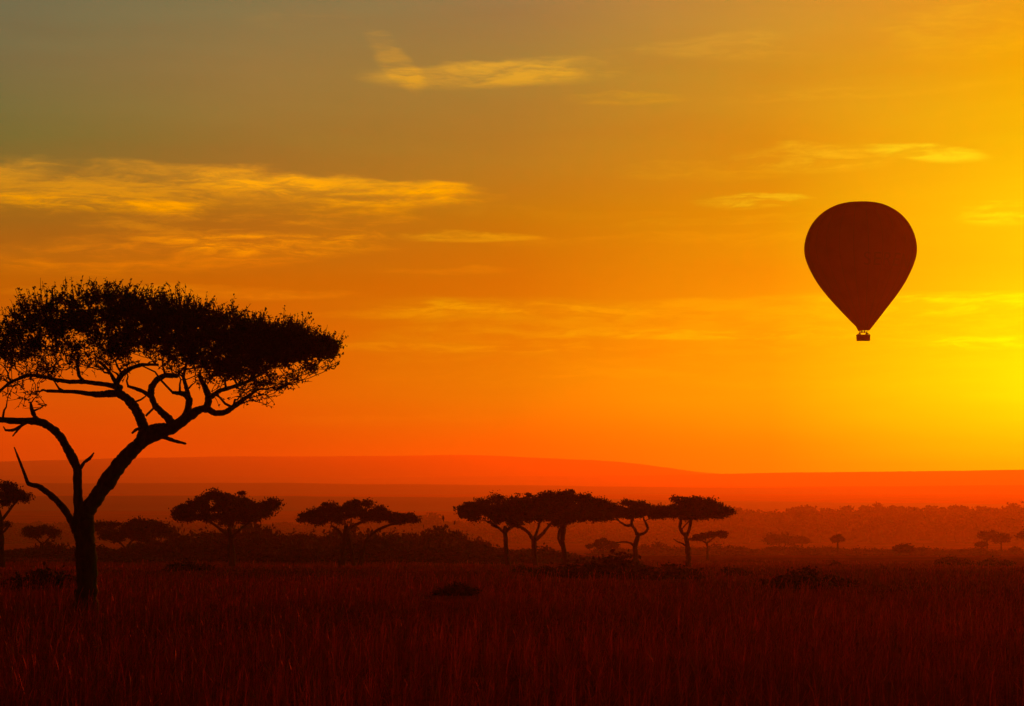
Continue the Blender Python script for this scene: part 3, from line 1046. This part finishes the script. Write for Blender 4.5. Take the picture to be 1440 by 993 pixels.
acacia('acacia_tree', 'umbrella acacia with several stems and a low lobe reaching out to its right', D0,
       [[(481, 798, 0, 8), (482, 775, 0, 7), (485, 755, 0, 7), (487, 740, 0, 7)], [(498, 797, 0.4, 6), (494, 775, 0.4, 6), (489, 752, 0.2, 6)], [(506, 797, -0.5, 7), (510, 775, -0.5, 6), (516, 758, -0.5, 5), (530, 746, -0.6, 4), (548, 738, -0.6, 3), (568, 735, -0.6, 2.5)], [(484, 757, 0, 5), (476, 746, 0, 4), (466, 739, 0.2, 3)], [(488, 745, 0, 5), (500, 738, 0.3, 4), (515, 732, 0.4, 3)], [(515, 760, -0.5, 3), (523, 762, -0.5, 2.4), (530, 752, -0.5, 1.6)]],
       [(420, 731), (428, 722), (442, 714), (458, 703), (478, 700), (505, 701), (525, 706), (540, 713), (553, 720), (565, 721), (580, 724), (590, 729)], [(420, 734), (440, 737), (470, 738), (510, 738), (535, 735), (555, 737), (575, 737), (590, 732)], 3.4, 130, 120, 0.13, 0.5, 26, ROW)
acacia('acacia_tree', 'leftmost acacia of the joined middle clump, crown tapering to a point', D0,
       [[(715, 799, 0, 7), (712, 780, 0, 6.5), (711, 760, 0, 6.5), (710, 742, 0, 6)], [(710, 750, 0, 4), (698, 740, 0.4, 3), (682, 732, 0.6, 2)], [(711, 748, 0, 4), (722, 740, -0.3, 3), (736, 732, -0.6, 2)]],
       [(644, 711), (655, 711), (665, 704), (675, 700), (685, 700), (698, 696), (712, 697), (725, 700), (745, 702), (770, 712)], [(644, 718), (655, 728), (675, 735), (695, 740), (715, 742), (740, 740), (770, 730)], 3.0, 100, 120, 0.14, 0.55, 27, ROW)
acacia('acacia_tree', 'acacia in the middle clump with wide twisted fork, behind its taller neighbour', D0 + 14,
       [[(753, 797, 0, 8), (752, 780, 0, 7), (751, 765, 0, 8), (751, 757, 0, 8)], [(750, 760, 0, 5), (744, 750, 0.3, 4.5), (734, 742, 0.6, 4), (722, 740, 0.8, 3), (712, 744, 1.0, 2)], [(752, 760, 0, 5), (762, 752, -0.3, 4.5), (770, 742, -0.6, 3.5), (778, 732, -0.8, 2.5)], [(751, 758, 0, 4), (756, 745, 0.4, 3.5), (760, 730, 0.6, 2.5)]],
       [(690, 725), (715, 703), (735, 696), (750, 689), (770, 694), (790, 700), (806, 718)], [(690, 728), (715, 736), (740, 736), (765, 735), (790, 732), (806, 722)], 3.2, 90, 110, 0.15, 0.6, 28, ROW)
acacia('acacia_tree', 'tallest acacia of the middle clump with ragged peak and split straight trunk', D0 - 8,
       [[(796, 800, 0, 8), (794, 780, 0, 7), (791, 762, 0, 6.5), (792, 745, 0, 7), (792, 732, 0, 6)], [(790, 768, 0.2, 4), (785, 757, 0.3, 3.6), (787, 746, 0.3, 3.4), (791, 738, 0.2, 3)], [(792, 742, 0, 5), (782, 734, 0.4, 4), (770, 726, 0.6, 3)], [(792, 738, 0, 5), (804, 730, -0.3, 4), (818, 720, -0.6, 3)]],
       [(742, 716), (755, 700), (768, 690), (778, 687), (792, 690), (800, 683), (809, 683), (812, 693), (825, 692), (836, 694), (848, 700), (862, 712)], [(742, 720), (762, 735), (785, 740), (805, 738), (830, 736), (848, 732), (862, 718)], 3.2, 120, 125, 0.14, 0.55, 29, ROW)
acacia('acacia_tree', 'acacia with a crooked trunk, ring shaped fork and one bare low branch', D0 - 5,
       [[(896, 803, 0, 8), (894, 785, 0, 7), (893, 770, 0, 6.5), (896, 757, 0, 6), (898, 751, 0, 6)], [(897, 754, 0, 5), (893, 745, 0, 4.5), (888, 737, 0, 4.5), (889, 728, 0, 4), (892, 718, 0, 3)], [(888, 739, 0, 4), (880, 739, 0.2, 3), (872, 734, 0.4, 2.4), (866, 728, 0.5, 2)], [(898, 752, 0, 4.5), (906, 750, -0.2, 4), (911, 744, -0.3, 3.8), (909, 737, -0.3, 3.5), (905, 730, -0.4, 2.5)]],
       [(828, 716), (838, 706), (855, 703), (880, 702), (900, 704), (918, 708), (936, 712), (946, 722)], [(828, 732), (845, 737), (868, 735), (890, 729), (915, 729), (935, 731), (946, 726)], 2.6, 90, 120, 0.13, 0.48, 30, ROW,
       extra_parts=[('dead_branch', [(893, 769, 0, 4), (887, 764, 0, 3.5), (879, 762, 0, 2.6), (866, 763, 0, 1.6)], False)])
acacia('acacia_tree', 'acacia at the right end of the row, trunk splitting in a tight V', D0 - 10,
       [[(968, 806, 0, 7.5), (968, 785, 0, 6.5), (967, 768, 0, 6), (965, 757, 0, 6), (964, 751, 0, 6)], [(964, 754, 0, 5), (958, 747, 0.2, 4.2), (956, 740, 0.3, 4), (958, 730, 0.4, 4), (961, 720, 0.5, 3)], [(965, 754, 0, 5), (969, 745, -0.2, 4.5), (971, 735, -0.3, 4.5), (973, 722, -0.4, 3.5)], [(959, 744, 0.3, 2), (964, 738, 0.1, 2), (969, 733, -0.2, 2)]],
       [(933, 717), (939, 707), (948, 699), (960, 696), (975, 696), (990, 699), (1005, 705), (1020, 710), (1030, 717)], [(933, 722), (945, 729), (965, 731), (990, 731), (1010, 730), (1030, 723)], 2.8, 95, 125, 0.13, 0.48, 31, ROW,
       extra_parts=[('dead_branch', [(965, 768, 0, 3), (959, 764, -0.2, 2.4), (953, 762, -0.3, 1.8), (947, 758, -0.4, 1.2)], False)])
acacia('acacia_tree', 'small slanted flat crown acacia at the right foot of the row', 330,
       [[(995, 786, 0, 3.5), (995, 772, 0, 3), (994, 763, 0, 3)], [(994, 764, 0, 2.4), (985, 759, 0, 2), (976, 757, 0, 1.5)], [(994, 764, 0, 2.4), (1003, 757, 0, 2), (1012, 751, 0, 1.5)]],
       [(968, 760), (978, 752), (992, 748), (1005, 746), (1018, 746), (1025, 749)], [(968, 764), (980, 761), (995, 759), (1010, 756), (1025, 752)], 2.2, 40, 70, 0.17, 0.42, 32, ROW)
acacia('acacia_tree', 'small faint acacia seen low between the tallest and the crooked acacia', 420,
       [[(848, 788, 0, 2.6), (848, 776, 0, 2.4), (848, 768, 0, 2)]],
       [(825, 768), (835, 760), (848, 757), (862, 760), (871, 768)], [(825, 770), (840, 772), (860, 772), (871, 770)], 2.2, 34, 60, 0.2, 0.5, 33, ROW)

FAR = 'small hazy trees out on the plain'
for (label, x, D, ytop, ybot, half, base_y, seed) in (
        ('small round hazy tree standing alone below the dim woodland at right', 1178, 560, 751, 762, 8, 772, 41),
        ('rounded hazy tree rising from the line of low bush at right', 1270, 470, 765, 777, 13, 783, 42),
        ('broad faint tree just right of the acacia row', 1096, 760, 750, 764, 20, 770, 43),
        ('very faint thin tree between two faint crowns right of the row', 1128, 800, 754, 763, 10, 770, 44),
        ('left of the two pale tree crowns near the right edge', 1388, 640, 745, 758, 11, 770, 45),
        ('right of the two pale tree crowns near the right edge', 1408, 640, 749, 762, 12, 770, 46),
        ('low pale tree at the end of the bush line near the right edge', 1380, 560, 761, 769, 8, 776, 47),
        ('pale tree cut by the right edge', 1446, 640, 744, 758, 14, 770, 48)):
    acacia('savanna_tree', label, D, [[(x, base_y, 0, 2.6), (x, ybot, 0, 2.2), (x, (ytop + ybot) / 2, 0, 1.6)]],
           [(x - half, ybot - 4), (x - half * 0.6, ytop + 3), (x, ytop), (x + half * 0.6, ytop + 2), (x + half, ybot - 4)],
           [(x - half, ybot - 2), (x - half * 0.5, ybot), (x + half * 0.5, ybot), (x + half, ybot - 2)],
           half * D / F, 30, 40, 0.0006 * D, 0.0016 * D * half / 12, seed, FAR, bias=1.0)


# ------------------------------------------------------------------ bushes
def bush_mesh(seed, flat=0.6, n=3200, leaf=0.07):
    """a unit bush about two metres wide: leaf clumps over a rounded dome, with stems inside"""
    rng = np.random.default_rng(seed)
    s = Soup()
    C = []
    while len(C) < 46:
        p = rng.uniform(-1, 1, 3)
        p[2] = abs(p[2])
        if 0.3 < np.linalg.norm(p) < 1:
            C.append(p * np.array([0.9, 0.9, flat]) * (0.8 + 0.35 * rng.random()))
    C = np.array(C)
    for c in C[:14]:
        a = np.array([rng.normal() * 0.12, rng.normal() * 0.12, -0.12])
        m_ = (a + c) / 2 + rng.normal(size=3) * 0.06
        s.tube([a, m_, c], [0.03, 0.02, 0.01], 4)
    k = n // len(C)
    for c in C:
        q = c + rng.normal(size=(k, 3)) * np.array([0.17, 0.17, 0.10])
        q[:, 2] = np.abs(q[:, 2] + 0.05) - 0.05
        s.leaves(q, leaf, rng, 0.6)
    return s.build('bush', BUSH)


PROTO = [bush_mesh(100 + i, 0.5 + 0.16 * i) for i in range(5)]
FREE = list(range(5))


def bush(px, D, w, h, k, label, group, rot=0.0, dz=0.0):
    """w, h in photo pixels"""
    src = PROTO[k % 5]
    if k % 5 in FREE:
        FREE.remove(k % 5)
        o = src
    else:
        o = src.copy()
        COL.objects.link(o)
    p = at(px, LEVEL, D)
    m_ = D / F
    z = float(ground_z(p.x, D))
    o.location = (p.x, D, z + dz)
    nat = (0.5 + 0.16 * (k % 5)) * 1.1
    o.scale = (w * m_ / 2.1, w * m_ / 2.1, h * m_ / nat)
    o.rotation_euler = (0, 0, rot)
    return tag(o, label, 'bush', group)


LOW = 'low dark bushes in the grass'
rb = random.Random(3)
for (px, py, w, h, label) in LOW_BUSHES:
    D = dist_of(py + 4)
    bush(px, D, w * 1.2, h * 1.15, rb.randrange(2), label, LOW, rb.uniform(0, 6.28), -0.05)

THICK = 'bushes massed in the dark thicket behind the acacias'
THICK_LABEL = 'dark rounded bush massed with others in the shadowy thicket behind the acacias'
skyline = [(-60, 775), (20, 773), (100, 773), (150, 770), (225, 766), (250, 750), (275, 750), (300, 752), (350, 746), (375, 742), (405, 748), (430, 750), (470, 752), (530, 748), (570, 752), (600, 750), (640, 752), (680, 758), (720, 762), (760, 768), (820, 772), (860, 776)]
sx, sy = np.array(skyline).T
i = 0
for row, (D, drop) in enumerate(((345, -3.0), (310, 5.0), (275, 14.0))):
    x = -70.0 + row * 9
    while x < 830:
        gpix = (EYE - float(ground_z(at(x, LEVEL, D).x, D))) / D * F + LEVEL
        h = gpix - (np.interp(x, sx, sy) + drop) + rb.uniform(-5, 5)
        if x > 700:
            h *= 0.75
        if h > 5:
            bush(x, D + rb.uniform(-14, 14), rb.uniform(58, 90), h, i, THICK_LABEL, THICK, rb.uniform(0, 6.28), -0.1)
        i += 1
        x += rb.uniform(20, 36)
LINE = 'bushes in the long low line across the far grass'
x = 850.0
while x < 1500:
    D = 600 + rb.uniform(-50, 60)
    h = rb.uniform(9, 16) if x < 1330 else rb.uniform(6, 11)
    bush(x, D, rb.uniform(36, 60), h, i, 'hazy low bush in the long bush line across the far grass', LINE, rb.uniform(0, 6.28), -0.1)
    i += 1
    x += rb.uniform(14, 24)


# ------------------------------------------------------------------ the far woodland that reads as one mass
def woodland():
    rng = np.random.default_rng(77)
    s = Soup()
    line = np.array([(-200, 742), (100, 744), (400, 742), (560, 728), (600, 726), (660, 738), (760, 738), (900, 736), (1030, 716), (1080, 720), (1140, 716), (1200, 714), (1260, 712), (1310, 714), (1370, 712), (1440, 712), (1640, 710)], dtype=float)
    C, S = [], []
    for row, (D, drop) in enumerate(((1620, 0), (1530, 6), (1430, 13), (1300, 22))):
        for px in np.arange(-220, 1660, 11.0):
            px = px + rng.uniform(-6, 6)
            d = D + rng.uniform(-40, 40)
            g = at(px, LEVEL, d)
            gz = float(ground_z(g.x, d))
            py = np.interp(px, line[:, 0], line[:, 1]) + drop + rng.normal() * 2.3 + 1.6 * math.sin(px * 0.06) + 1.2 * math.sin(px * 0.17 + 2)
            topz = at(px, py, d).z
            h = topz - gz
            if h < 3:
                h = rng.uniform(3, 5)
            w = rng.uniform(6, 10) if rng.random() < 0.6 else rng.uniform(10, 18)
            e1, e2 = np.meshgrid(np.linspace(0, 2 * math.pi, 10, endpoint=False), np.linspace(0.02, 0.98, 7))
            rr = np.sqrt(np.clip(1 - np.clip((e2 - 0.4) / 0.62, 0, 1) ** 2, 0.02, 1)) * w * 0.5 * (0.85 + 0.3 * rng.random(e1.shape))
            ring = np.stack([g.x + rr * np.cos(e1), d + rr * np.sin(e1), gz + h * 0.93 * e2], 2).reshape(-1, 3)
            ii = np.arange(6)[:, None] * 10 + np.arange(10)[None, :]
            jj = np.arange(6)[:, None] * 10 + (np.arange(10)[None, :] + 1) % 10
            s.add(ring, np.stack([ii, jj, jj + 10, ii + 10], 2).reshape(-1, 4))
            for _ in range(64):
                t = 0.25 + 0.75 * rng.random() ** 0.7
                f = math.sqrt(max(0.05, 1 - max(0.0, (t - 0.45) / 0.6) ** 2))
                C.append((g.x + rng.normal() * w * 0.42 * f, d + rng.normal() * w * 0.42 * f, gz + h * t))
                S.append(rng.uniform(0.7, 1.3))
    C, S = np.array(C), np.array(S)
    # every clump is a little burst of leaf faces
    m_ = 5
    CC = np.repeat(C, m_, axis=0) + rng.normal(size=(len(C) * m_, 3)) * np.repeat(S, m_)[:, None] * np.array([0.6, 0.6, 0.35])
    s.leaves(CC, 0.75, rng, 0.85)
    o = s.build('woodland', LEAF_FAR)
    o['kind'] = 'stuff'


woodland()


# ------------------------------------------------------------------ hot air balloon
def balloon():
    D = 480.0
    m_ = D / F
    k = 0.2317                                       # traced on an enlargement
    ctr = at(1211.2, 480, D)
    base = at(1214.0, 479.6, D)                      # the basket's floor
    root = thing('hot_air_balloon', 'dark red hot air balloon with basket hanging in the yellow sky', 'balloon', base)
    prof = [(62.5, 0.5), (63.5, 40), (67.5, 82), (74.5, 124), (85, 156), (100, 187), (122, 224), (150, 257), (175, 279), (200, 297), (250, 322), (300, 335), (340, 340), (370, 338), (400, 333), (450, 316), (500, 292), (550, 265), (600, 231), (650, 193), (700, 150), (750, 108), (800, 64), (826, 40), (838, 29)]
    zy = [270 + a * k for a, b in prof]
    zz = np.array([at(1211, y, D).z for y in zy]) - base.z
    rr = np.array([b * k * m_ for a, b in prof])
    zs = np.linspace(0, 1, 60)
    tt = np.linspace(0, 1, len(prof))
    Z, R = np.interp(zs, tt, zz), np.interp(zs, tt, rr)
    kern = np.array([0.25, 0.5, 0.25])
    R[1:-1] = np.convolve(R, kern, 'valid')
    Z[1:-1] = np.convolve(Z, kern, 'valid')

    def axis(z):
        f = np.clip((zz[0] - z) / (zz[0] - zz[-1]), 0, 1)
        return (1211.2 + 5.0 * f ** 4 - 1214.0) * m_
    G, per = 24, 6
    n = G * per
    th = np.arange(n) / n * 2 * math.pi
    bulge = 1 + 0.012 * (np.abs(np.sin(th * G / 2)) - 0.5)
    v = []
    for z, r in zip(Z, R):
        v.append(np.stack([axis(z) + r * bulge * np.cos(th), r * bulge * np.sin(th), np.full(n, z)], 1))
    v = np.concatenate(v)
    rows = len(Z)
    i = np.arange(rows - 1)[:, None] * n + np.arange(n)[None, :]
    j = np.arange(rows - 1)[:, None] * n + (np.arange(n)[None, :] + 1) % n
    q = np.stack([i, i + n, j + n, j], axis=2).reshape(-1, 4)

    def cloth(nt, out):
        col, h = noise_mix(nt, (0.21, 0.012, 0.008), (0.26, 0.016, 0.010), 0.25)
        d = nt.nodes.new('ShaderNodeBsdfDiffuse')
        t = nt.nodes.new('ShaderNodeBsdfTranslucent')
        nt.links.new(col, d.inputs[0])
        nt.links.new(col, t.inputs[0])
        mx = nt.nodes.new('ShaderNodeMixShader')
        mx.inputs[0].default_value = 0.12
        nt.links.new(d.outputs[0], mx.inputs[1])
        nt.links.new(t.outputs[0], mx.inputs[2])
        nt.links.new(mx.outputs[0], out.inputs[0])
    CLOTH = material('balloon_cloth', cloth)
    env = mesh_object('envelope', v, [q], CLOTH, root, smooth=True)
    # load tapes along the gores
    tp = Soup()
    for g in range(G):
        a = g / G * 2 * math.pi
        pts = [(axis(z) + (r * 0.996 + 0.01) * math.cos(a), (r * 0.996 + 0.01) * math.sin(a), z) for z, r in zip(Z, R)]
        tp.tube(np.array(pts)[1::2], np.full(len(pts[1::2]), 0.035), 4)
    tp.build('load_tape', rough_mat('tape', (0.10, 0.012, 0.008), (0.13, 0.016, 0.01), 2.0), env)

    # scoop below the mouth, open on one side
    mouth_z, mouth_r = Z[-1], R[-1]
    sv, st = [], []
    m2 = 28
    for a in range(m2 + 1):
        t = math.radians(120) + a / m2 * math.radians(150)
        r0, r1 = mouth_r * 1.9, mouth_r * 1.25
        z0, z1 = mouth_z + 1.05, mouth_z - 0.12 - 0.5 * abs(math.sin((a / m2) * math.pi)) * 0.2
        sv.append((axis(z0) + r0 * math.cos(t), r0 * math.sin(t), z0))
        sv.append((axis(z1) + r1 * math.cos(t) - 0.1, r1 * math.sin(t), z1))
    for a in range(m2):
        st.append((2 * a, 2 * a + 1, 2 * a + 3, 2 * a + 2))
    mesh_object('scoop', sv, [np.array(st)], CLOTH, root, smooth=True)

    # basket: tapered wicker box with padded rim and skids
    bw, bd, bh = 19.0 * m_, 1.5, 1.12
    bs = Soup()
    outer = []
    prof_b = [(0.0, 0.93), (0.06, 0.97), (0.3, 0.98), (0.6, 0.985), (0.9, 1.0), (1.0, 0.99)]
    segs = 40

    def ring(sx, sy, z):
        pts = []
        for a in range(segs):
            t = a / segs * 2 * math.pi
            c, s_ = math.cos(t), math.sin(t)
            e = 0.28
            pts.append((sx * math.copysign(abs(c) ** e, c), sy * math.copysign(abs(s_) ** e, s_), z))
        return pts
    vv = []
    for h, sc in prof_b:
        vv += ring(bw / 2 * sc, bd / 2 * sc, 0.04 + h * bh)
    inner0 = len(prof_b)
    for h, sc in ((1.0, 0.93), (0.08, 0.90)):
        vv += ring(bw / 2 * sc, bd / 2 * sc, 0.04 + h * bh)
    qs = []
    for r in range(len(prof_b) + 1):
        for a in range(segs):
            b = (a + 1) % segs
            qs.append((r * segs + a, r * segs + b, (r + 1) * segs + b, (r + 1) * segs + a))
    vv += [(0, 0, 0.04), (0, 0, 0.04 + 0.08 * bh)]
    tr = []
    last = (len(prof_b) + 1) * segs
    for a in range(segs):
        b = (a + 1) % segs
        tr.append((b, a, len(vv) - 2))
        tr.append((last + a, last + b, len(vv) - 1))
    WICKER = rough_mat('wicker', (0.10, 0.05, 0.025), (0.20, 0.10, 0.05), 30.0, 0.9, 0.01, (1, 1, 4))
    bk = mesh_object('basket', vv, [np.array(qs), np.array(tr)], WICKER, root, smooth=False)
    rim = Soup()
    rp = np.array(ring(bw / 2, bd / 2, 0.04 + bh + 0.02))
    rim.tube(np.concatenate([rp, rp[:1]]), np.full(segs + 1, 0.06), 6)
    rim.build('rim', rough_mat('leather', (0.05, 0.025, 0.015), (0.08, 0.04, 0.025), 8.0, 0.7), bk)

    STEEL = rough_mat('steel', (0.25, 0.2, 0.18), (0.32, 0.27, 0.24), 6.0, 0.4)
    br = Soup()
    bz = bh + 0.58
    fw, fd = 0.62, 0.42
    cs = [(-fw, -fd), (fw, -fd), (fw, fd), (-fw, fd)]
    for a in range(4):
        p, q_ = cs[a], cs[(a + 1) % 4]
        br.tube([(p[0], p[1], bz), ((p[0] + q_[0]) / 2, (p[1] + q_[1]) / 2, bz), (q_[0], q_[1], bz)], [0.03] * 3, 6)
    for ox in (-0.26, 0.26):
        br.tube([(ox, 0, bz - 0.1), (ox, 0, bz + 0.10), (ox, 0, bz + 0.30)], [0.10, 0.13, 0.15], 10)
        coil = [(ox + 0.17 * math.cos(t), 0.17 * math.sin(t), bz + 0.05 + 0.009 * t) for t in np.linspace(0, 25, 90)]
        br.tube(coil, np.full(90, 0.015), 4)
    br.tube([(-fw, 0, bz), (0, 0, bz - 0.02), (fw, 0, bz)], [0.03] * 3, 6)
    br.build('burner', STEEL, root)
    for a, (x, y) in enumerate(cs):
        bx, by = math.copysign(bw / 2 * 0.93, x), math.copysign(bd / 2 * 0.93, y)
        po = Soup()
        po.tube([(bx, by, bh), ((bx + x) / 2 + 0.03 * (1 if x > 0 else -1), (by + y) / 2, bh + 0.32), (x, y, bz)], [0.055, 0.05, 0.04], 6)
        po.build('upright', rough_mat('pole_cover', (0.05, 0.03, 0.02), (0.08, 0.05, 0.03), 4.0) if a == 0 else bpy.data.materials['pole_cover'], root)
        for s_ in (-1, 1):
            ca = Soup()
            t = math.atan2(y, x) + s_ * 0.25
            ez = mouth_z + 0.02
            e = (axis(ez) + mouth_r * math.cos(t), mouth_r * math.sin(t), ez)
            ca.tube([(x, y, bz), ((x + e[0]) / 2, (y + e[1]) / 2, (bz + ez) / 2), e], [0.016] * 3, 4)
            ca.build('cable', STEEL, root)

    # lettering sewn on the cloth, wrapped round the envelope
    cu = bpy.data.curves.new('lettering', 'FONT')
    cu.body = 'SERENA'
    cu.size = 3.6
    cu.space_character = 1.12
    tmp = bpy.data.objects.new('lettering', cu)
    COL.objects.link(tmp)
    dg = bpy.context.evaluated_depsgraph_get()
    me = bpy.data.meshes.new_from_object(tmp.evaluated_get(dg))
    bpy.data.objects.remove(tmp)
    bm_ = __import__('bmesh').new()
    bm_.from_mesh(me)
    import bmesh
    bmesh.ops.triangulate(bm_, faces=bm_.faces[:])
    for _ in range(2):
        bmesh.ops.subdivide_edges(bm_, edges=[e for e in bm_.edges if e.calc_length() > 0.35], cuts=1)
        bmesh.ops.triangulate(bm_, faces=bm_.faces[:])
    zl = at(1213, 380, D).z - base.z
    for vtx in bm_.verts:
        z = zl + vtx.co.y
        r = float(np.interp(-z, -Z, R))
        a = -math.pi / 2 + -0.10 + vtx.co.x / 10.6
        rr_ = r * 1.006 + 0.03
        vtx.co = (float(axis(z)) + rr_ * math.cos(a), rr_ * math.sin(a), z)
    bm_.to_mesh(me)
    bm_.free()
    me.materials.clear()
    me.materials.append(rough_mat('lettering_cloth', (0.165, 0.010, 0.007), (0.175, 0.011, 0.008), 2.0))
    lo = bpy.data.objects.new('lettering', me)
    COL.objects.link(lo)
    lo.parent = env
    return base, bw, bh


B_BASE, B_W, B_H = balloon()


def passenger(dx, dy, turn, label):
    """a standing person, one continuous skinned body"""
    me = bpy.data.meshes.new('person')
    J = [((0, 0, 0.92), 0.15), ((0, 0, 1.12), 0.13), ((0, 0, 1.32), 0.16), ((0, 0, 1.44), 0.10), ((0, 0.01, 1.52), 0.055), ((0, 0.02, 1.60), 0.082), ((0, 0.02, 1.70), 0.092), ((0, 0.01, 1.78), 0.06),
         ((-0.10, 0, 0.86), 0.10), ((-0.10, 0.01, 0.48), 0.06), ((-0.10, 0, 0.09), 0.045), ((-0.10, 0.14, 0.05), 0.04),
         ((0.10, 0, 0.86), 0.10), ((0.10, 0.01, 0.48), 0.06), ((0.10, 0, 0.09), 0.045), ((0.10, 0.14, 0.05), 0.04),
         ((-0.20, 0, 1.40), 0.06), ((-0.27, 0.04, 1.14), 0.045), ((-0.22, 0.26, 1.18), 0.035), ((-0.20, 0.36, 1.20), 0.03),
         ((0.20, 0, 1.40), 0.06), ((0.27, 0.04, 1.14), 0.045), ((0.22, 0.26, 1.18), 0.035), ((0.20, 0.36, 1.20), 0.03)]
    E = [(0, 1), (1, 2), (2, 3), (3, 4), (4, 5), (5, 6), (6, 7), (0, 8), (8, 9), (9, 10), (10, 11), (0, 12), (12, 13), (13, 14), (14, 15), (2, 16), (16, 17), (17, 18), (18, 19), (2, 20), (20, 21), (21, 22), (22, 23)]
    me.from_pydata([j[0] for j in J], E, [])
    o = bpy.data.objects.new('person', me)
    COL.objects.link(o)
    sk = o.modifiers.new('skin', 'SKIN')
    for k, (p, r) in enumerate(J):
        me.skin_vertices[0].data[k].radius = (r, r * (0.72 if k in (0, 1, 2, 3) else 1))
    me.skin_vertices[0].data[0].use_root = True
    sb = o.modifiers.new('smooth', 'SUBSURF')
    sb.levels = sb.render_levels = 1
    me.materials.append(bpy.data.materials.get('clothes') or rough_mat('clothes', (0.05, 0.03, 0.025), (0.10, 0.06, 0.05), 5.0))
    o.location = (B_BASE.x + dx, B_BASE.y + dy, B_BASE.z + 0.14)
    o.rotation_euler = (0, 0, turn)
    return tag(o, label, 'person', 'passengers in the balloon basket')


passenger(-0.72, -0.1, 0.5, 'person in dark clothes standing at the left end of the balloon basket')
passenger(0.70, 0.1, -0.4, 'person in dark clothes standing at the right end of the balloon basket')
